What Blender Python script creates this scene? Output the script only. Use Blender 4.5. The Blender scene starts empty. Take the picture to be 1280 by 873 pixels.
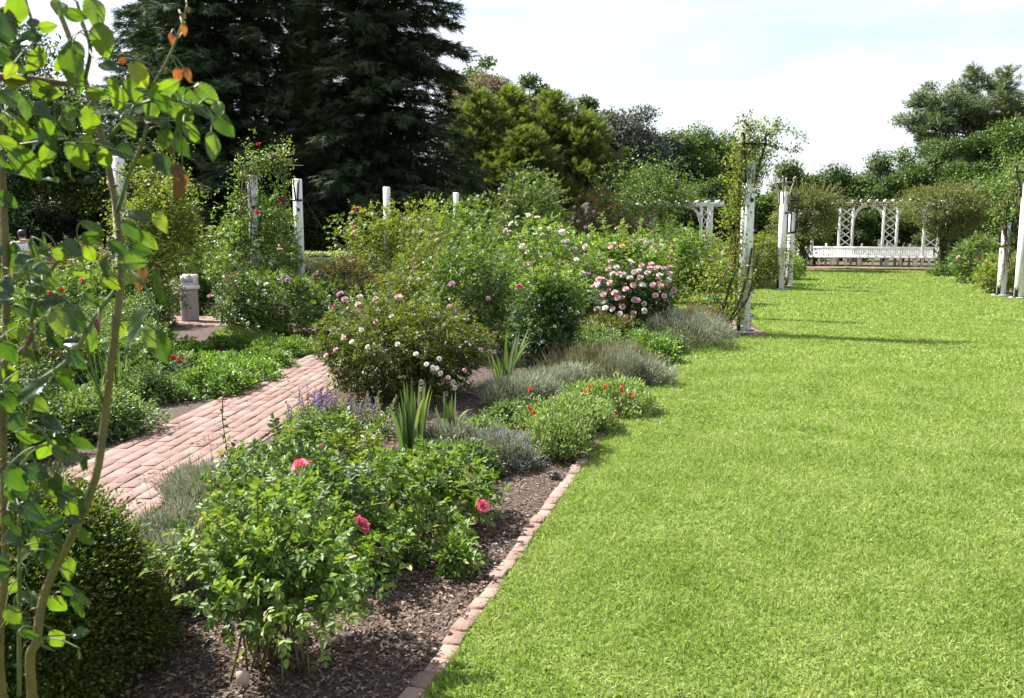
import bpy, math, random
import numpy as np
from mathutils import Vector, Matrix
R = math.radians
rng = np.random.default_rng(11)
random.seed(11)
SC = bpy.context.scene
COL = SC.collection

# ------------------------------------------------------------------ camera geometry (1280 x 873 photograph)
CAM_H = 1.65; FPX = 1024.0; PITCH = R(7.43); CX, CY = 640.0, 426.5
CP, SP = math.cos(PITCH), math.sin(PITCH)
def ray(px, py):
    xc = (px - CX) / FPX; yc = -(py - CY) / FPX
    return np.array([xc, CP + yc * SP, -SP + yc * CP])
def ground(px, py, z=0.0):
    d = ray(px, py); t = (CAM_H - z) / -d[2]
    return np.array([d[0] * t, d[1] * t, z])
def at(px, py, Y):
    d = ray(px, py); t = Y / d[1]
    return np.array([d[0] * t, Y, CAM_H + d[2] * t])

# ------------------------------------------------------------------ materials
MATS = {}
def nodes_of(m):
    m.use_nodes = True
    nt = m.node_tree; nt.nodes.clear()
    return nt, nt.nodes.new
def ramp_fill(rp, cols):
    el = rp.color_ramp.elements
    while len(el) > 1: el.remove(el[-1])
    for i, (p, c) in enumerate(cols):
        e = el[0] if i == 0 else el.new(p)
        e.position = p; e.color = (*c, 1)
def leaf_mat(name, cols, rough=0.48, trans=0.35, tcol=(1.35, 1.4, 0.55), patch=0.0, spec=0.36):
    """leaf: hue by leaf (attribute rnd), soft translucency"""
    m = bpy.data.materials.new(name); nt, N = nodes_of(m); L = nt.links.new
    out = N('ShaderNodeOutputMaterial'); mix = N('ShaderNodeMixShader'); mix.inputs[0].default_value = trans
    pb = N('ShaderNodeBsdfPrincipled'); tr = N('ShaderNodeBsdfTranslucent')
    at_ = N('ShaderNodeAttribute'); at_.attribute_name = 'rnd'
    rp = N('ShaderNodeValToRGB'); n = len(cols)
    ramp_fill(rp, [(i / max(1, n - 1), c) for i, c in enumerate(cols)])
    src = at_.outputs['Fac']
    if patch:
        tc = N('ShaderNodeTexCoord'); nz = N('ShaderNodeTexNoise'); nz.inputs['Scale'].default_value = patch
        nz.inputs['Detail'].default_value = 5
        L(tc.outputs['Object'], nz.inputs['Vector'])
        mm = N('ShaderNodeMath'); mm.operation = 'MULTIPLY_ADD'; L(nz.outputs['Fac'], mm.inputs[0])
        mm.inputs[1].default_value = 1.3; mm.inputs[2].default_value = -0.65
        ad = N('ShaderNodeMath'); ad.operation = 'ADD'; ad.use_clamp = True
        L(mm.outputs[0], ad.inputs[0]); L(at_.outputs['Fac'], ad.inputs[1]); src = ad.outputs[0]
    L(src, rp.inputs[0])
    hs = N('ShaderNodeHueSaturation'); oi = N('ShaderNodeObjectInfo')
    mr = N('ShaderNodeMapRange'); mr.inputs[3].default_value = 0.82; mr.inputs[4].default_value = 1.18
    L(oi.outputs['Random'], mr.inputs[0]); L(mr.outputs[0], hs.inputs['Value'])
    L(rp.outputs[0], hs.inputs['Color'])
    L(hs.outputs[0], pb.inputs['Base Color'])
    pb.inputs['Roughness'].default_value = rough
    pb.inputs['Specular IOR Level'].default_value = spec
    mu = N('ShaderNodeMix'); mu.data_type = 'RGBA'; mu.blend_type = 'MULTIPLY'; mu.inputs[0].default_value = 1
    L(hs.outputs[0], mu.inputs[6]); mu.inputs[7].default_value = (*tcol, 1); L(mu.outputs[2], tr.inputs['Color'])
    L(pb.outputs[0], mix.inputs[1]); L(tr.outputs[0], mix.inputs[2]); L(mix.outputs[0], out.inputs[0])
    MATS[name] = m; return m
def solid_mat(name, cols, scale=8, rough=0.7, bump=0.0, bscale=40, detail=6, metal=0, rnd=False, stretch=None, spec=0.5):
    m = bpy.data.materials.new(name); nt, N = nodes_of(m); L = nt.links.new
    out = N('ShaderNodeOutputMaterial'); pb = N('ShaderNodeBsdfPrincipled'); L(pb.outputs[0], out.inputs[0])
    tc = N('ShaderNodeTexCoord'); vec = tc.outputs['Object']
    if stretch:
        mp = N('ShaderNodeMapping'); mp.inputs['Scale'].default_value = stretch; L(vec, mp.inputs[0]); vec = mp.outputs[0]
    nz = N('ShaderNodeTexNoise'); nz.inputs['Scale'].default_value = scale; nz.inputs['Detail'].default_value = detail
    L(vec, nz.inputs['Vector'])
    src = nz.outputs['Fac']
    mr = N('ShaderNodeMapRange'); mr.inputs[1].default_value = 0.3; mr.inputs[2].default_value = 0.7; L(src, mr.inputs[0]); src = mr.outputs[0]
    if rnd:
        a = N('ShaderNodeAttribute'); a.attribute_name = 'rnd'
        mx = N('ShaderNodeMath'); mx.operation = 'MULTIPLY_ADD'; L(src, mx.inputs[0]); mx.inputs[1].default_value = 0.35
        ms = N('ShaderNodeMath'); ms.operation = 'MULTIPLY'; L(a.outputs['Fac'], ms.inputs[0]); ms.inputs[1].default_value = 0.65
        L(ms.outputs[0], mx.inputs[2]); src = mx.outputs[0]
    rp = N('ShaderNodeValToRGB'); n = len(cols); ramp_fill(rp, [(i / max(1, n - 1), c) for i, c in enumerate(cols)])
    L(src, rp.inputs[0]); L(rp.outputs[0], pb.inputs['Base Color'])
    pb.inputs['Roughness'].default_value = rough; pb.inputs['Metallic'].default_value = metal
    pb.inputs['Specular IOR Level'].default_value = spec
    if bump:
        n2 = N('ShaderNodeTexNoise'); n2.inputs['Scale'].default_value = bscale; n2.inputs['Detail'].default_value = 8
        L(vec, n2.inputs['Vector'])
        b = N('ShaderNodeBump'); b.inputs['Strength'].default_value = bump; b.inputs['Distance'].default_value = 0.02
        L(n2.outputs['Fac'], b.inputs['Height']); L(b.outputs[0], pb.inputs['Normal'])
    MATS[name] = m; return m

leaf_mat('rose_green', [(0.034, 0.071, 0.019), (0.068, 0.125, 0.031), (0.114, 0.188, 0.043), (0.188, 0.257, 0.068), (0.228, 0.182, 0.063)], patch=3.2)
leaf_mat('rose_bright', [(0.046, 0.098, 0.018), (0.092, 0.167, 0.030), (0.144, 0.224, 0.044), (0.218, 0.287, 0.081), (0.230, 0.184, 0.069)], trans=.4, patch=3)
leaf_mat('rose_dark', [(0.018, 0.041, 0.011), (0.037, 0.076, 0.018), (0.057, 0.109, 0.023), (0.103, 0.161, 0.034)], patch=3)
leaf_mat('rose_yellow', [(.05, .09, .015), (.10, .15, .025), (.15, .20, .035), (.22, .25, .05), (.22, .16, .05)], trans=.42, patch=2.5)
leaf_mat('rose_red', [(.04, .07, .02), (.07, .11, .03), (.12, .10, .035), (.18, .08, .035), (.12, .03, .02)])
leaf_mat('olive_rose', [(.035, .055, .010), (.075, .10, .016), (.13, .155, .026), (.21, .22, .045)], trans=.4, patch=4)
leaf_mat('grey', [(.14, .165, .10), (.21, .24, .165), (.30, .325, .235), (.38, .39, .30)], rough=.8, trans=.2, tcol=(1, 1, .8))
leaf_mat('tan', [(.13, .14, .06), (.20, .20, .10), (.28, .26, .15), (.30, .26, .18)], rough=.8, trans=.25, tcol=(1, 1, .8))
leaf_mat('russet', [(.10, .09, .05), (.17, .125, .085), (.23, .165, .12), (.20, .21, .13)], rough=.8, trans=.2, spec=.2)
leaf_mat('mound', [(0.055, 0.121, 0.022), (0.099, 0.187, 0.033), (0.154, 0.253, 0.050), (0.220, 0.297, 0.066)], trans=.4)
leaf_mat('mound_pale', [(.05, .10, .03), (.10, .16, .05), (.16, .23, .08), (.26, .31, .16)], trans=.35)
leaf_mat('lime', [(0.112, 0.174, 0.045), (0.202, 0.274, 0.078), (0.302, 0.370, 0.134), (0.448, 0.482, 0.246)], trans=.36, tcol=(1.1, 1.25, .7), patch=3)
leaf_mat('boxwood', [(.028, .052, .010), (.06, .098, .015), (.11, .15, .024), (.19, .21, .045)], rough=.45, trans=.38, spec=.3)
leaf_mat('iris', [(.05, .11, .035), (.08, .15, .05), (.12, .19, .07), (.20, .22, .10)], rough=.5, trans=.3)
leaf_mat('climber', [(.018, .045, .014), (.035, .08, .018), (.085, .14, .020), (.15, .19, .03)], rough=.26, trans=.52, tcol=(2.2, 2.2, .45), spec=.7)
leaf_mat('young_red', [(.16, .06, .02), (.20, .09, .03), (.17, .13, .03)], rough=.4, trans=.5, tcol=(1.4, 1, .6))
leaf_mat('dry_leaf', [(.10, .05, .025), (.16, .09, .045)], rough=.7, trans=.35)
leaf_mat('conifer', [(.022, .043, .024), (.038, .066, .034), (.056, .088, .04), (.085, .11, .046)], rough=.85, spec=.15, trans=.12)
leaf_mat('conifer_blue', [(0.056, 0.088, 0.056), (0.088, 0.125, 0.075), (0.125, 0.163, 0.088), (0.150, 0.169, 0.081)], rough=.7, spec=.2, trans=.3)
leaf_mat('redwood', [(0.046, 0.075, 0.022), (0.086, 0.127, 0.035), (0.132, 0.176, 0.051), (0.176, 0.209, 0.072)], rough=.7, spec=.2, trans=.4, patch=.5)
leaf_mat('vine', [(.06, .08, .028), (.105, .125, .045), (.15, .165, .065), (.20, .19, .09)], rough=.7, trans=.3, spec=.2)
leaf_mat('oak', [(0.035, 0.069, 0.020), (0.062, 0.106, 0.027), (0.094, 0.144, 0.037), (0.138, 0.181, 0.053)], rough=.6, spec=.25, trans=.3, patch=.4)
leaf_mat('green_tree', [(0.030, 0.066, 0.012), (0.054, 0.108, 0.017), (0.090, 0.156, 0.024), (0.144, 0.198, 0.036)], rough=.5, trans=.32, patch=.5)
leaf_mat('greygreen', [(.05, .07, .052), (.08, .105, .08), (.12, .145, .11), (.16, .175, .14)], rough=.6, trans=.2, patch=.4)
leaf_mat('pink_tree', [(.05, .075, .03), (.09, .11, .05), (.34, .19, .21), (.42, .26, .28)], rough=.6, trans=.3)
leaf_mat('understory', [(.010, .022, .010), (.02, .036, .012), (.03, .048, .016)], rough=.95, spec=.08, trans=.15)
leaf_mat('grass_blade', [(.11, .17, .030), (.165, .235, .044), (.215, .285, .066), (.27, .325, .10), (.36, .36, .19)], rough=.6, trans=.38, tcol=(1.15, 1.3, .65), patch=2.0, spec=.25)
for nm, c in dict(pale_pink=[(.66, .40, .43), (.74, .56, .56), (.72, .48, .50), (.62, .32, .37)], hot_pink=[(.70, .13, .22), (.76, .26, .34), (.66, .09, .18)],
                  white=[(.74, .68, .62), (.76, .74, .70)], red=[(.45, .008, .015), (.60, .02, .03)], magenta=[(.52, .02, .17), (.62, .05, .24)],
                  mauve=[(.55, .25, .48), (.65, .40, .58)], violet=[(.10, .07, .22), (.18, .13, .34)], bluish=[(.22, .22, .42), (.35, .34, .55)],
                  straw=[(.24, .14, .09), (.32, .20, .14), (.22, .09, .09)], peach=[(.68, .40, .25), (.72, .52, .36)]).items():
    leaf_mat(nm, c, rough=.65, trans=.3, tcol=(1, 1, 1), spec=.2)
solid_mat('stem_green', [(.05, .08, .02), (.10, .13, .03)], scale=30, rough=.55)
solid_mat('cane', [(.07, .062, .014), (.11, .095, .022), (.085, .045, .02)], scale=14, rough=.5, bump=.3, bscale=90)
solid_mat('cane_brown', [(.07, .04, .02), (.13, .075, .035), (.09, .06, .03)], scale=18, rough=.6, bump=.4, bscale=80)
solid_mat('bark', [(.035, .025, .018), (.075, .055, .04)], scale=3, rough=.9, bump=.6, bscale=14, stretch=(1, 1, .2))
solid_mat('white_paint', [(.46, .45, .42), (.68, .68, .66), (.74, .74, .73), (.76, .76, .75)], scale=5, rough=.5, bump=.12, bscale=30, stretch=(1, 1, .25))
solid_mat('bin_shade_grey', [(.30, .29, .31), (.40, .39, .41)], scale=6, rough=.6, stretch=(1, 1, .3))  # white bin body, with its shade put into the colour as grey
solid_mat('black_iron', [(.015, .015, .016), (.03, .028, .027)], scale=20, rough=.45, metal=.4)
solid_mat('bare_iron', [(.20, .20, .19), (.30, .29, .27), (.20, .13, .08)], scale=20, rough=.6, metal=.3)
solid_mat('brick', [(.105, .056, .044), (.15, .083, .067), (.18, .108, .088), (.215, .152, .128), (.125, .102, .092)], scale=9, rough=.85, bump=.35, bscale=60, rnd=True)
solid_mat('brick_pale', [(.12, .08, .062), (.195, .125, .098), (.25, .17, .138), (.22, .17, .14)], scale=14, rough=.9, bump=.4, bscale=60, rnd=True)
solid_mat('mulch', [(.022, .014, .010), (.045, .029, .021), (.075, .050, .037), (.04, .027, .02)], scale=30, rough=.95, bump=1.0, bscale=55, detail=10)
solid_mat('mulch_chip', [(.05, .03, .02), (.09, .06, .042), (.16, .11, .082), (.38, .30, .24)], scale=15, rough=.9, rnd=True)
solid_mat('sand', [(.12, .09, .07), (.20, .15, .12)], scale=12, rough=.95, bump=.4)
solid_mat('soil_far', [(.05, .045, .02), (.08, .075, .03), (.06, .07, .025)], scale=1.5, rough=.95, bump=.5, bscale=10)
solid_mat('shirt', [(.62, .64, .68), (.72, .73, .76)], scale=6, rough=.9)
solid_mat('skin', [(.32, .18, .12), (.38, .22, .15)], scale=6, rough=.6)
solid_mat('hair', [(.012, .009, .007), (.025, .018, .013)], scale=30, rough=.5)
solid_mat('trousers', [(.06, .07, .10), (.09, .10, .13)], scale=10, rough=.9)
solid_mat('tag_card', [(.42, .33, .24), (.48, .38, .28)], scale=10, rough=.8)
solid_mat('green_tape', [(.01, .22, .13), (.02, .28, .17)], scale=10, rough=.5)
solid_mat('concrete', [(.30, .29, .28), (.42, .41, .40)], scale=9, rough=.85, bump=.2)

# lawn sheet
def lawn_mat():
    m = bpy.data.materials.new('lawn'); nt, N = nodes_of(m); L = nt.links.new
    out = N('ShaderNodeOutputMaterial'); pb = N('ShaderNodeBsdfPrincipled'); L(pb.outputs[0], out.inputs[0])
    tc = N('ShaderNodeTexCoord'); v = tc.outputs['Object']
    a = N('ShaderNodeTexNoise'); a.inputs['Scale'].default_value = 1.1; a.inputs['Detail'].default_value = 5; L(v, a.inputs[0])
    b = N('ShaderNodeTexNoise'); b.inputs['Scale'].default_value = 45; b.inputs['Detail'].default_value = 8; L(v, b.inputs[0])
    mx = N('ShaderNodeMath'); mx.operation = 'MULTIPLY_ADD'; L(a.outputs[0], mx.inputs[0]); mx.inputs[1].default_value = .75; 
    mb = N('ShaderNodeMath'); mb.operation = 'MULTIPLY_ADD'; L(b.outputs[0], mb.inputs[0]); mb.inputs[1].default_value = 1.1; mb.inputs[2].default_value = -.42
    L(mb.outputs[0], mx.inputs[2])
    rp = N('ShaderNodeValToRGB'); ramp_fill(rp, [(.15, (.058, .096, .016)), (.4, (.10, .15, .028)), (.6, (.142, .192, .042)), (.85, (.20, .23, .075))])
    L(mx.outputs[0], rp.inputs[0]); L(rp.outputs[0], pb.inputs['Base Color']); pb.inputs['Roughness'].default_value = .9
    pb.inputs['Specular IOR Level'].default_value = .15
    bp = N('ShaderNodeBump'); bp.inputs['Strength'].default_value = .8; bp.inputs['Distance'].default_value = .03
    n2 = N('ShaderNodeTexNoise'); n2.inputs['Scale'].default_value = 60; n2.inputs['Detail'].default_value = 8; L(v, n2.inputs[0])
    L(n2.outputs[0], bp.inputs['Height']); L(bp.outputs[0], pb.inputs['Normal'])
    MATS['lawn'] = m
lawn_mat()

# ------------------------------------------------------------------ objects and tags
def tag(o, label=None, cat=None, group=None, kind=None):
    if label: o['label'] = label
    if cat: o['category'] = cat
    if group: o['group'] = group
    if kind: o['kind'] = kind
    return o
def empty(name, loc, label, cat, group=None, rz=0):
    o = bpy.data.objects.new(name, None); COL.objects.link(o)
    o.location = [float(v) for v in loc]; o.rotation_euler = (0, 0, rz); o.empty_display_size = .1
    return tag(o, label, cat, group)
def link(name, me, parent=None, mat=None):
    o = bpy.data.objects.new(name, me); COL.objects.link(o)
    if mat and not me.materials: me.materials.append(MATS[mat])
    if parent is not None: o.parent = parent
    return o
def np_mesh(name, V, faces, rnd=None, smooth=False):
    """faces: list of (m,k) int arrays"""
    me = bpy.data.meshes.new(name); V = np.ascontiguousarray(V, dtype=np.float32)
    me.vertices.add(len(V)); me.vertices.foreach_set('co', V.ravel())
    lv = np.concatenate([f.ravel() for f in faces]).astype(np.int32)
    tot = np.concatenate([np.full(len(f), f.shape[1], np.int32) for f in faces])
    st = np.concatenate([[0], np.cumsum(tot)[:-1]]).astype(np.int32)
    me.loops.add(len(lv)); me.loops.foreach_set('vertex_index', lv)
    me.polygons.add(len(tot)); me.polygons.foreach_set('loop_start', st); me.polygons.foreach_set('loop_total', tot)
    if smooth: me.polygons.foreach_set('use_smooth', np.ones(len(tot), bool))
    me.update(calc_edges=True)
    if rnd is not None:
        a = me.attributes.new('rnd', 'FLOAT', 'POINT'); a.data.foreach_set('value', np.ascontiguousarray(rnd, np.float32))
    return me
def unit(v): return v / np.maximum(1e-9, np.linalg.norm(v, axis=-1, keepdims=True))

T_LEAF = (np.array([(0, 0, 0), (.3, .44, .10), (.7, .36, .08), (1, 0, -.10), (.7, -.36, .08), (.3, -.44, .10)]), [np.array([[0, 3, 2, 1], [0, 5, 4, 3]])])
T_DIA = (np.array([(0, 0, 0), (.5, .5, .09), (1, 0, 0), (.5, -.5, .09)]), [np.array([[0, 3, 2, 1]])])
T_OVAL = (np.array([(0, 0, 0), (.3, .5, .04), (.75, .42, .02), (1, 0, -.06), (.75, -.42, .02), (.3, -.5, .04)]), [np.array([[0, 5, 4, 3, 2, 1]])])
T_TRI = (np.array([(0, .5, 0), (1, 0, .12), (0, -.5, 0)]), [np.array([[0, 1, 2]])])
T_GRASS = (np.array([(0, .5, 0), (0, -.5, 0), (.55, .4, .10), (.55, -.4, .10), (1, 0, .38)]), [np.array([[0, 1, 3, 2]]), np.array([[2, 3, 4]])])
def _spray(n=7, seed=3):
    r = np.random.default_rng(seed); V = []; F = []
    for i in range(n):
        x = i / n * .7; s = -1 if i % 2 else 1; a = s * r.uniform(.35, .75) if i else 0
        ln = (1 - x) * r.uniform(.55, .9); dx, dy = math.cos(a) * ln, math.sin(a) * ln; z = r.uniform(-.15, .15)
        w = .055; k = len(V)
        V += [(x, -w, 0), (x, w, 0), (x + dx, dy, z)]; F.append((k, k + 1, k + 2))
    return np.array(V), [np.array(F)]
T_SPRAY = _spray()

def cards(name, tm, P, D, N, Ln, W, rnd, mat, parent):
    tv, tf = tm; n = len(P); k = len(tv)
    D = unit(D); S = unit(np.cross(N, D)); N = np.cross(D, S)
    Ln = np.broadcast_to(np.asarray(Ln, float), (n,)); W = np.broadcast_to(np.asarray(W, float), (n,))
    V = (P[:, None, :] + D[:, None, :] * (Ln[:, None] * tv[None, :, 0])[..., None]
         + S[:, None, :] * (W[:, None] * tv[None, :, 1])[..., None] + N[:, None, :] * (Ln[:, None] * tv[None, :, 2])[..., None])
    off = (np.arange(n) * k)[:, None, None]
    F = [(f[None] + off).reshape(-1, f.shape[1]) for f in tf]
    me = np_mesh(name, V.reshape(-1, 3), F, np.repeat(rnd, k))
    return link(name, me, parent, mat)

def tube_data(paths, sides=5, caps=True):
    V = []; F4 = []; caps_f = []; base = 0
    for pts, radii in paths:
        pts = np.asarray(pts, float); n = len(pts); radii = np.broadcast_to(np.asarray(radii, float), (n,))
        T = unit(np.gradient(pts, axis=0)); ref = np.array([0.31, .17, .93]) if abs(T[0][2]) < .9 else np.array([1., .1, 0])
        A = unit(np.cross(T, ref)); B = np.cross(T, A)
        ang = np.arange(sides) / sides * 2 * math.pi
        ring = pts[:, None, :] + radii[:, None, None] * (A[:, None, :] * np.cos(ang)[None, :, None] + B[:, None, :] * np.sin(ang)[None, :, None])
        V.append(ring.reshape(-1, 3))
        i, j = np.meshgrid(np.arange(n - 1), np.arange(sides), indexing='ij'); j2 = (j + 1) % sides
        F4.append(base + np.stack([i * sides + j, i * sides + j2, (i + 1) * sides + j2, (i + 1) * sides + j], -1).reshape(-1, 4))
        if caps:
            caps_f.append(base + np.arange(sides)[::-1]); caps_f.append(base + (n - 1) * sides + np.arange(sides))
        base += n * sides
    F = [np.concatenate(F4)]
    if caps: F.append(np.array(caps_f))
    return np.concatenate(V), F
def tubes(name, paths, mat, parent=None, sides=5, smooth=True):
    V, F = tube_data(paths, sides)
    me = np_mesh(name, V, F, smooth=smooth); return link(name, me, parent, mat)
def spline(pts, n=8):
    """Catmull-Rom through pts"""
    p = np.asarray(pts, float); p = np.vstack([2 * p[0] - p[1], p, 2 * p[-1] - p[-2]]); out = []
    for i in range(1, len(p) - 2):
        for t in np.arange(n) / n:
            a, b, c, d = p[i - 1], p[i], p[i + 1], p[i + 2]
            out.append(.5 * (2 * b + (c - a) * t + (2 * a - 5 * b + 4 * c - d) * t * t + (3 * b - a - 3 * c + d) * t ** 3))
    out.append(p[-2]); return np.array(out)

class Boxes:
    """collects bevelled boxes / prisms into one mesh"""
    def __init__(s): s.V = []; s.F4 = []; s.Fn = {}; s.R = []; s.n = 0
    def add(s, V, faces, rnd=0.5):
        V = np.asarray(V, float); s.V.append(V); s.R.append(np.full(len(V), rnd))
        for f in faces: s.Fn.setdefault(len(f), []).append([i + s.n for i in f])
        s.n += len(V)
    def box(s, c, size, rz=0, bev=0.004, rnd=.5, tilt=None, M=None):
        hx, hy, hz = [v / 2 for v in size]; b = min(bev, hx * .4, hy * .4, hz * .4)
        V = []; 
        for z, ins in ((-hz, b), (-hz + b, 0), (hz - b, 0), (hz, b)):
            x, y = hx - ins, hy - ins; V += [(-x, -y, z), (x, -y, z), (x, y, z), (-x, y, z)]
        V = np.array(V)
        if tilt is not None: V[:, 2] += V[:, 0] * tilt[0] + V[:, 1] * tilt[1]
        if M is not None: V = V @ np.asarray(M).T
        if rz: cz, sz = math.cos(rz), math.sin(rz); V = np.stack([V[:, 0] * cz - V[:, 1] * sz, V[:, 0] * sz + V[:, 1] * cz, V[:, 2]], -1)
        V = V + np.asarray(c)
        F = [(3, 2, 1, 0), (12, 13, 14, 15)]
        for l in range(3):
            for j in range(4):
                k = (j + 1) % 4; F.append((l * 4 + j, l * 4 + k, l * 4 + 4 + k, l * 4 + 4 + j))
        s.add(V, F, rnd); return s
    def bar(s, a, b, w, t, up=(0, 0, 1), bev=.003, rnd=.5):
        """rectangular bar from a to b, width w across 'up', thickness t along up"""
        a = np.asarray(a, float); b = np.asarray(b, float); x = unit(b - a); u = np.asarray(up, float)
        y = unit(np.cross(u, x)); z = np.cross(x, y)
        return s.box((a + b) / 2, (np.linalg.norm(b - a), w, t), bev=bev, rnd=rnd, M=np.stack([x, y, z], 1))
    def lathe(s, prof, c=(0, 0, 0), n=24):
        V = []; F = []; m = len(prof)
        for r, z in prof:
            for j in range(n):
                a = j / n * 2 * math.pi; V.append((c[0] + r * math.cos(a), c[1] + r * math.sin(a), c[2] + z))
        for i in range(m - 1):
            for j in range(n):
                k = (j + 1) % n; F.append((i * n + j, i * n + k, (i + 1) * n + k, (i + 1) * n + j))
        F.append(tuple(range(n))[::-1]); F.append(tuple((m - 1) * n + j for j in range(n)))
        s.add(V, F); return s
    def build(s, name, mat, parent=None, smooth=False):
        me = np_mesh(name, np.concatenate(s.V), [np.array(f) for f in s.Fn.values()], np.concatenate(s.R), smooth)
        return link(name, me, parent, mat)

# ------------------------------------------------------------------ blooms
BLOOM = {}
def bloom_mesh(col, kind='double'):
    key = (col, kind)
    if key in BLOOM: return BLOOM[key]
    r = np.random.default_rng(len(BLOOM) + 5); V = []; F = []; RN = []
    rings = [(5, .50, 12), (5, .47, 36), (5, .40, 58), (4, .33, 72), (3, .26, 84)] if kind == 'double' else [(5, .5, 22), (4, .3, 55)] if kind == 'semi' else [(4, .34, 70), (3, .28, 80)]
    for q, (n, rad, el) in enumerate(rings):
        for i in range(n):
            a = (i + q * .37 + r.uniform(-.12, .12)) / n * 2 * math.pi; e = R(el + r.uniform(-16, 14)); wd = rad * r.uniform(.95, 1.3)
            k = len(V); g = r.uniform(0, 1)
            for u in (0, .4, .75, 1):
                for v in (-1, 0, 1):
                    ww = wd * (.25, .85, 1.0, .62)[(0, .4, .75, 1).index(u)] * .62
                    rr = rad * u; cup = .10 * u * u * rad * (-1 if u == 1 else 1)
                    x = rr * math.cos(e) - (0 if v == 0 else .10 * rad); y = ww * v; z = rr * math.sin(e) + abs(v) * .24 * rad * u + cup + .05 * rad * math.sin(7 * u + 3 * v + q)
                    V.append((x * math.cos(a) - y * math.sin(a), x * math.sin(a) + y * math.cos(a), z)); RN.append(g)
            for ui in range(3):
                for vi in range(2):
                    b = k + ui * 3 + vi; F.append((b, b + 1, b + 4, b + 3))
    me = np_mesh('bloom_' + col, np.array(V), [np.array(F)], np.array(RN), True)
    me.materials.append(MATS[col]); BLOOM[key] = me; return me
def add_bloom(parent, loc, nrm, size, col, kind='double', name='bloom', label=None):
    o = bpy.data.objects.new(name, bloom_mesh(col, kind)); COL.objects.link(o); o.parent = parent
    q = Vector(nrm).to_track_quat('Z', 'Y'); o.rotation_mode = 'QUATERNION'
    o.rotation_quaternion = q @ Matrix.Rotation(random.uniform(0, 6.28), 3, 'Z').to_quaternion()
    o.location = [float(v) for v in loc]; o.scale = (size, size, size * random.uniform(.8, 1.1))
    if label: o['label'] = label
    return o

# ------------------------------------------------------------------ bushes
SPEC = {  # leaf length, width ratio, template, material, leaves per clump, clump radius (share of bush), droop/orient
    'rose': (.045, .62, 'rose_green'), 'bright': (.045, .62, 'rose_bright'), 'dark': (.042, .6, 'rose_dark'), 'yellow': (.042, .6, 'rose_yellow'),
    'red': (.042, .6, 'rose_red'), 'olive': (.034, .55, 'olive_rose'), 'grey': (.035, .16, 'grey'), 'tan': (.05, .10, 'tan'),
    'russet': (.05, .10, 'russet'), 'mound': (.034, .8, 'mound'), 'pale': (.032, .7, 'mound_pale'), 'lime': (.036, .42, 'lime'), 'box': (.020, .55, 'boxwood'),
    'green': (.05, .55, 'green_tree'), 'under': (.16, .5, 'understory'), 'viney': (.06, .42, 'vine'), 'hedge': (.035, .6, 'green_tree'), 'catmint': (.03, .22, 'grey')}
def lump_fn(seed, amp):
    r = np.random.default_rng(seed); K = unit(r.normal(size=(7, 3))) * r.uniform(2, 5.5, (7, 1)); ph = r.uniform(0, 6.28, 7)
    return lambda d: 1 + amp * np.sin(d @ K.T + ph).sum(1) / 3
BUSH_I = [0]
COMPOUND = {'rose', 'bright', 'dark', 'yellow', 'red', 'olive'}
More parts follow.
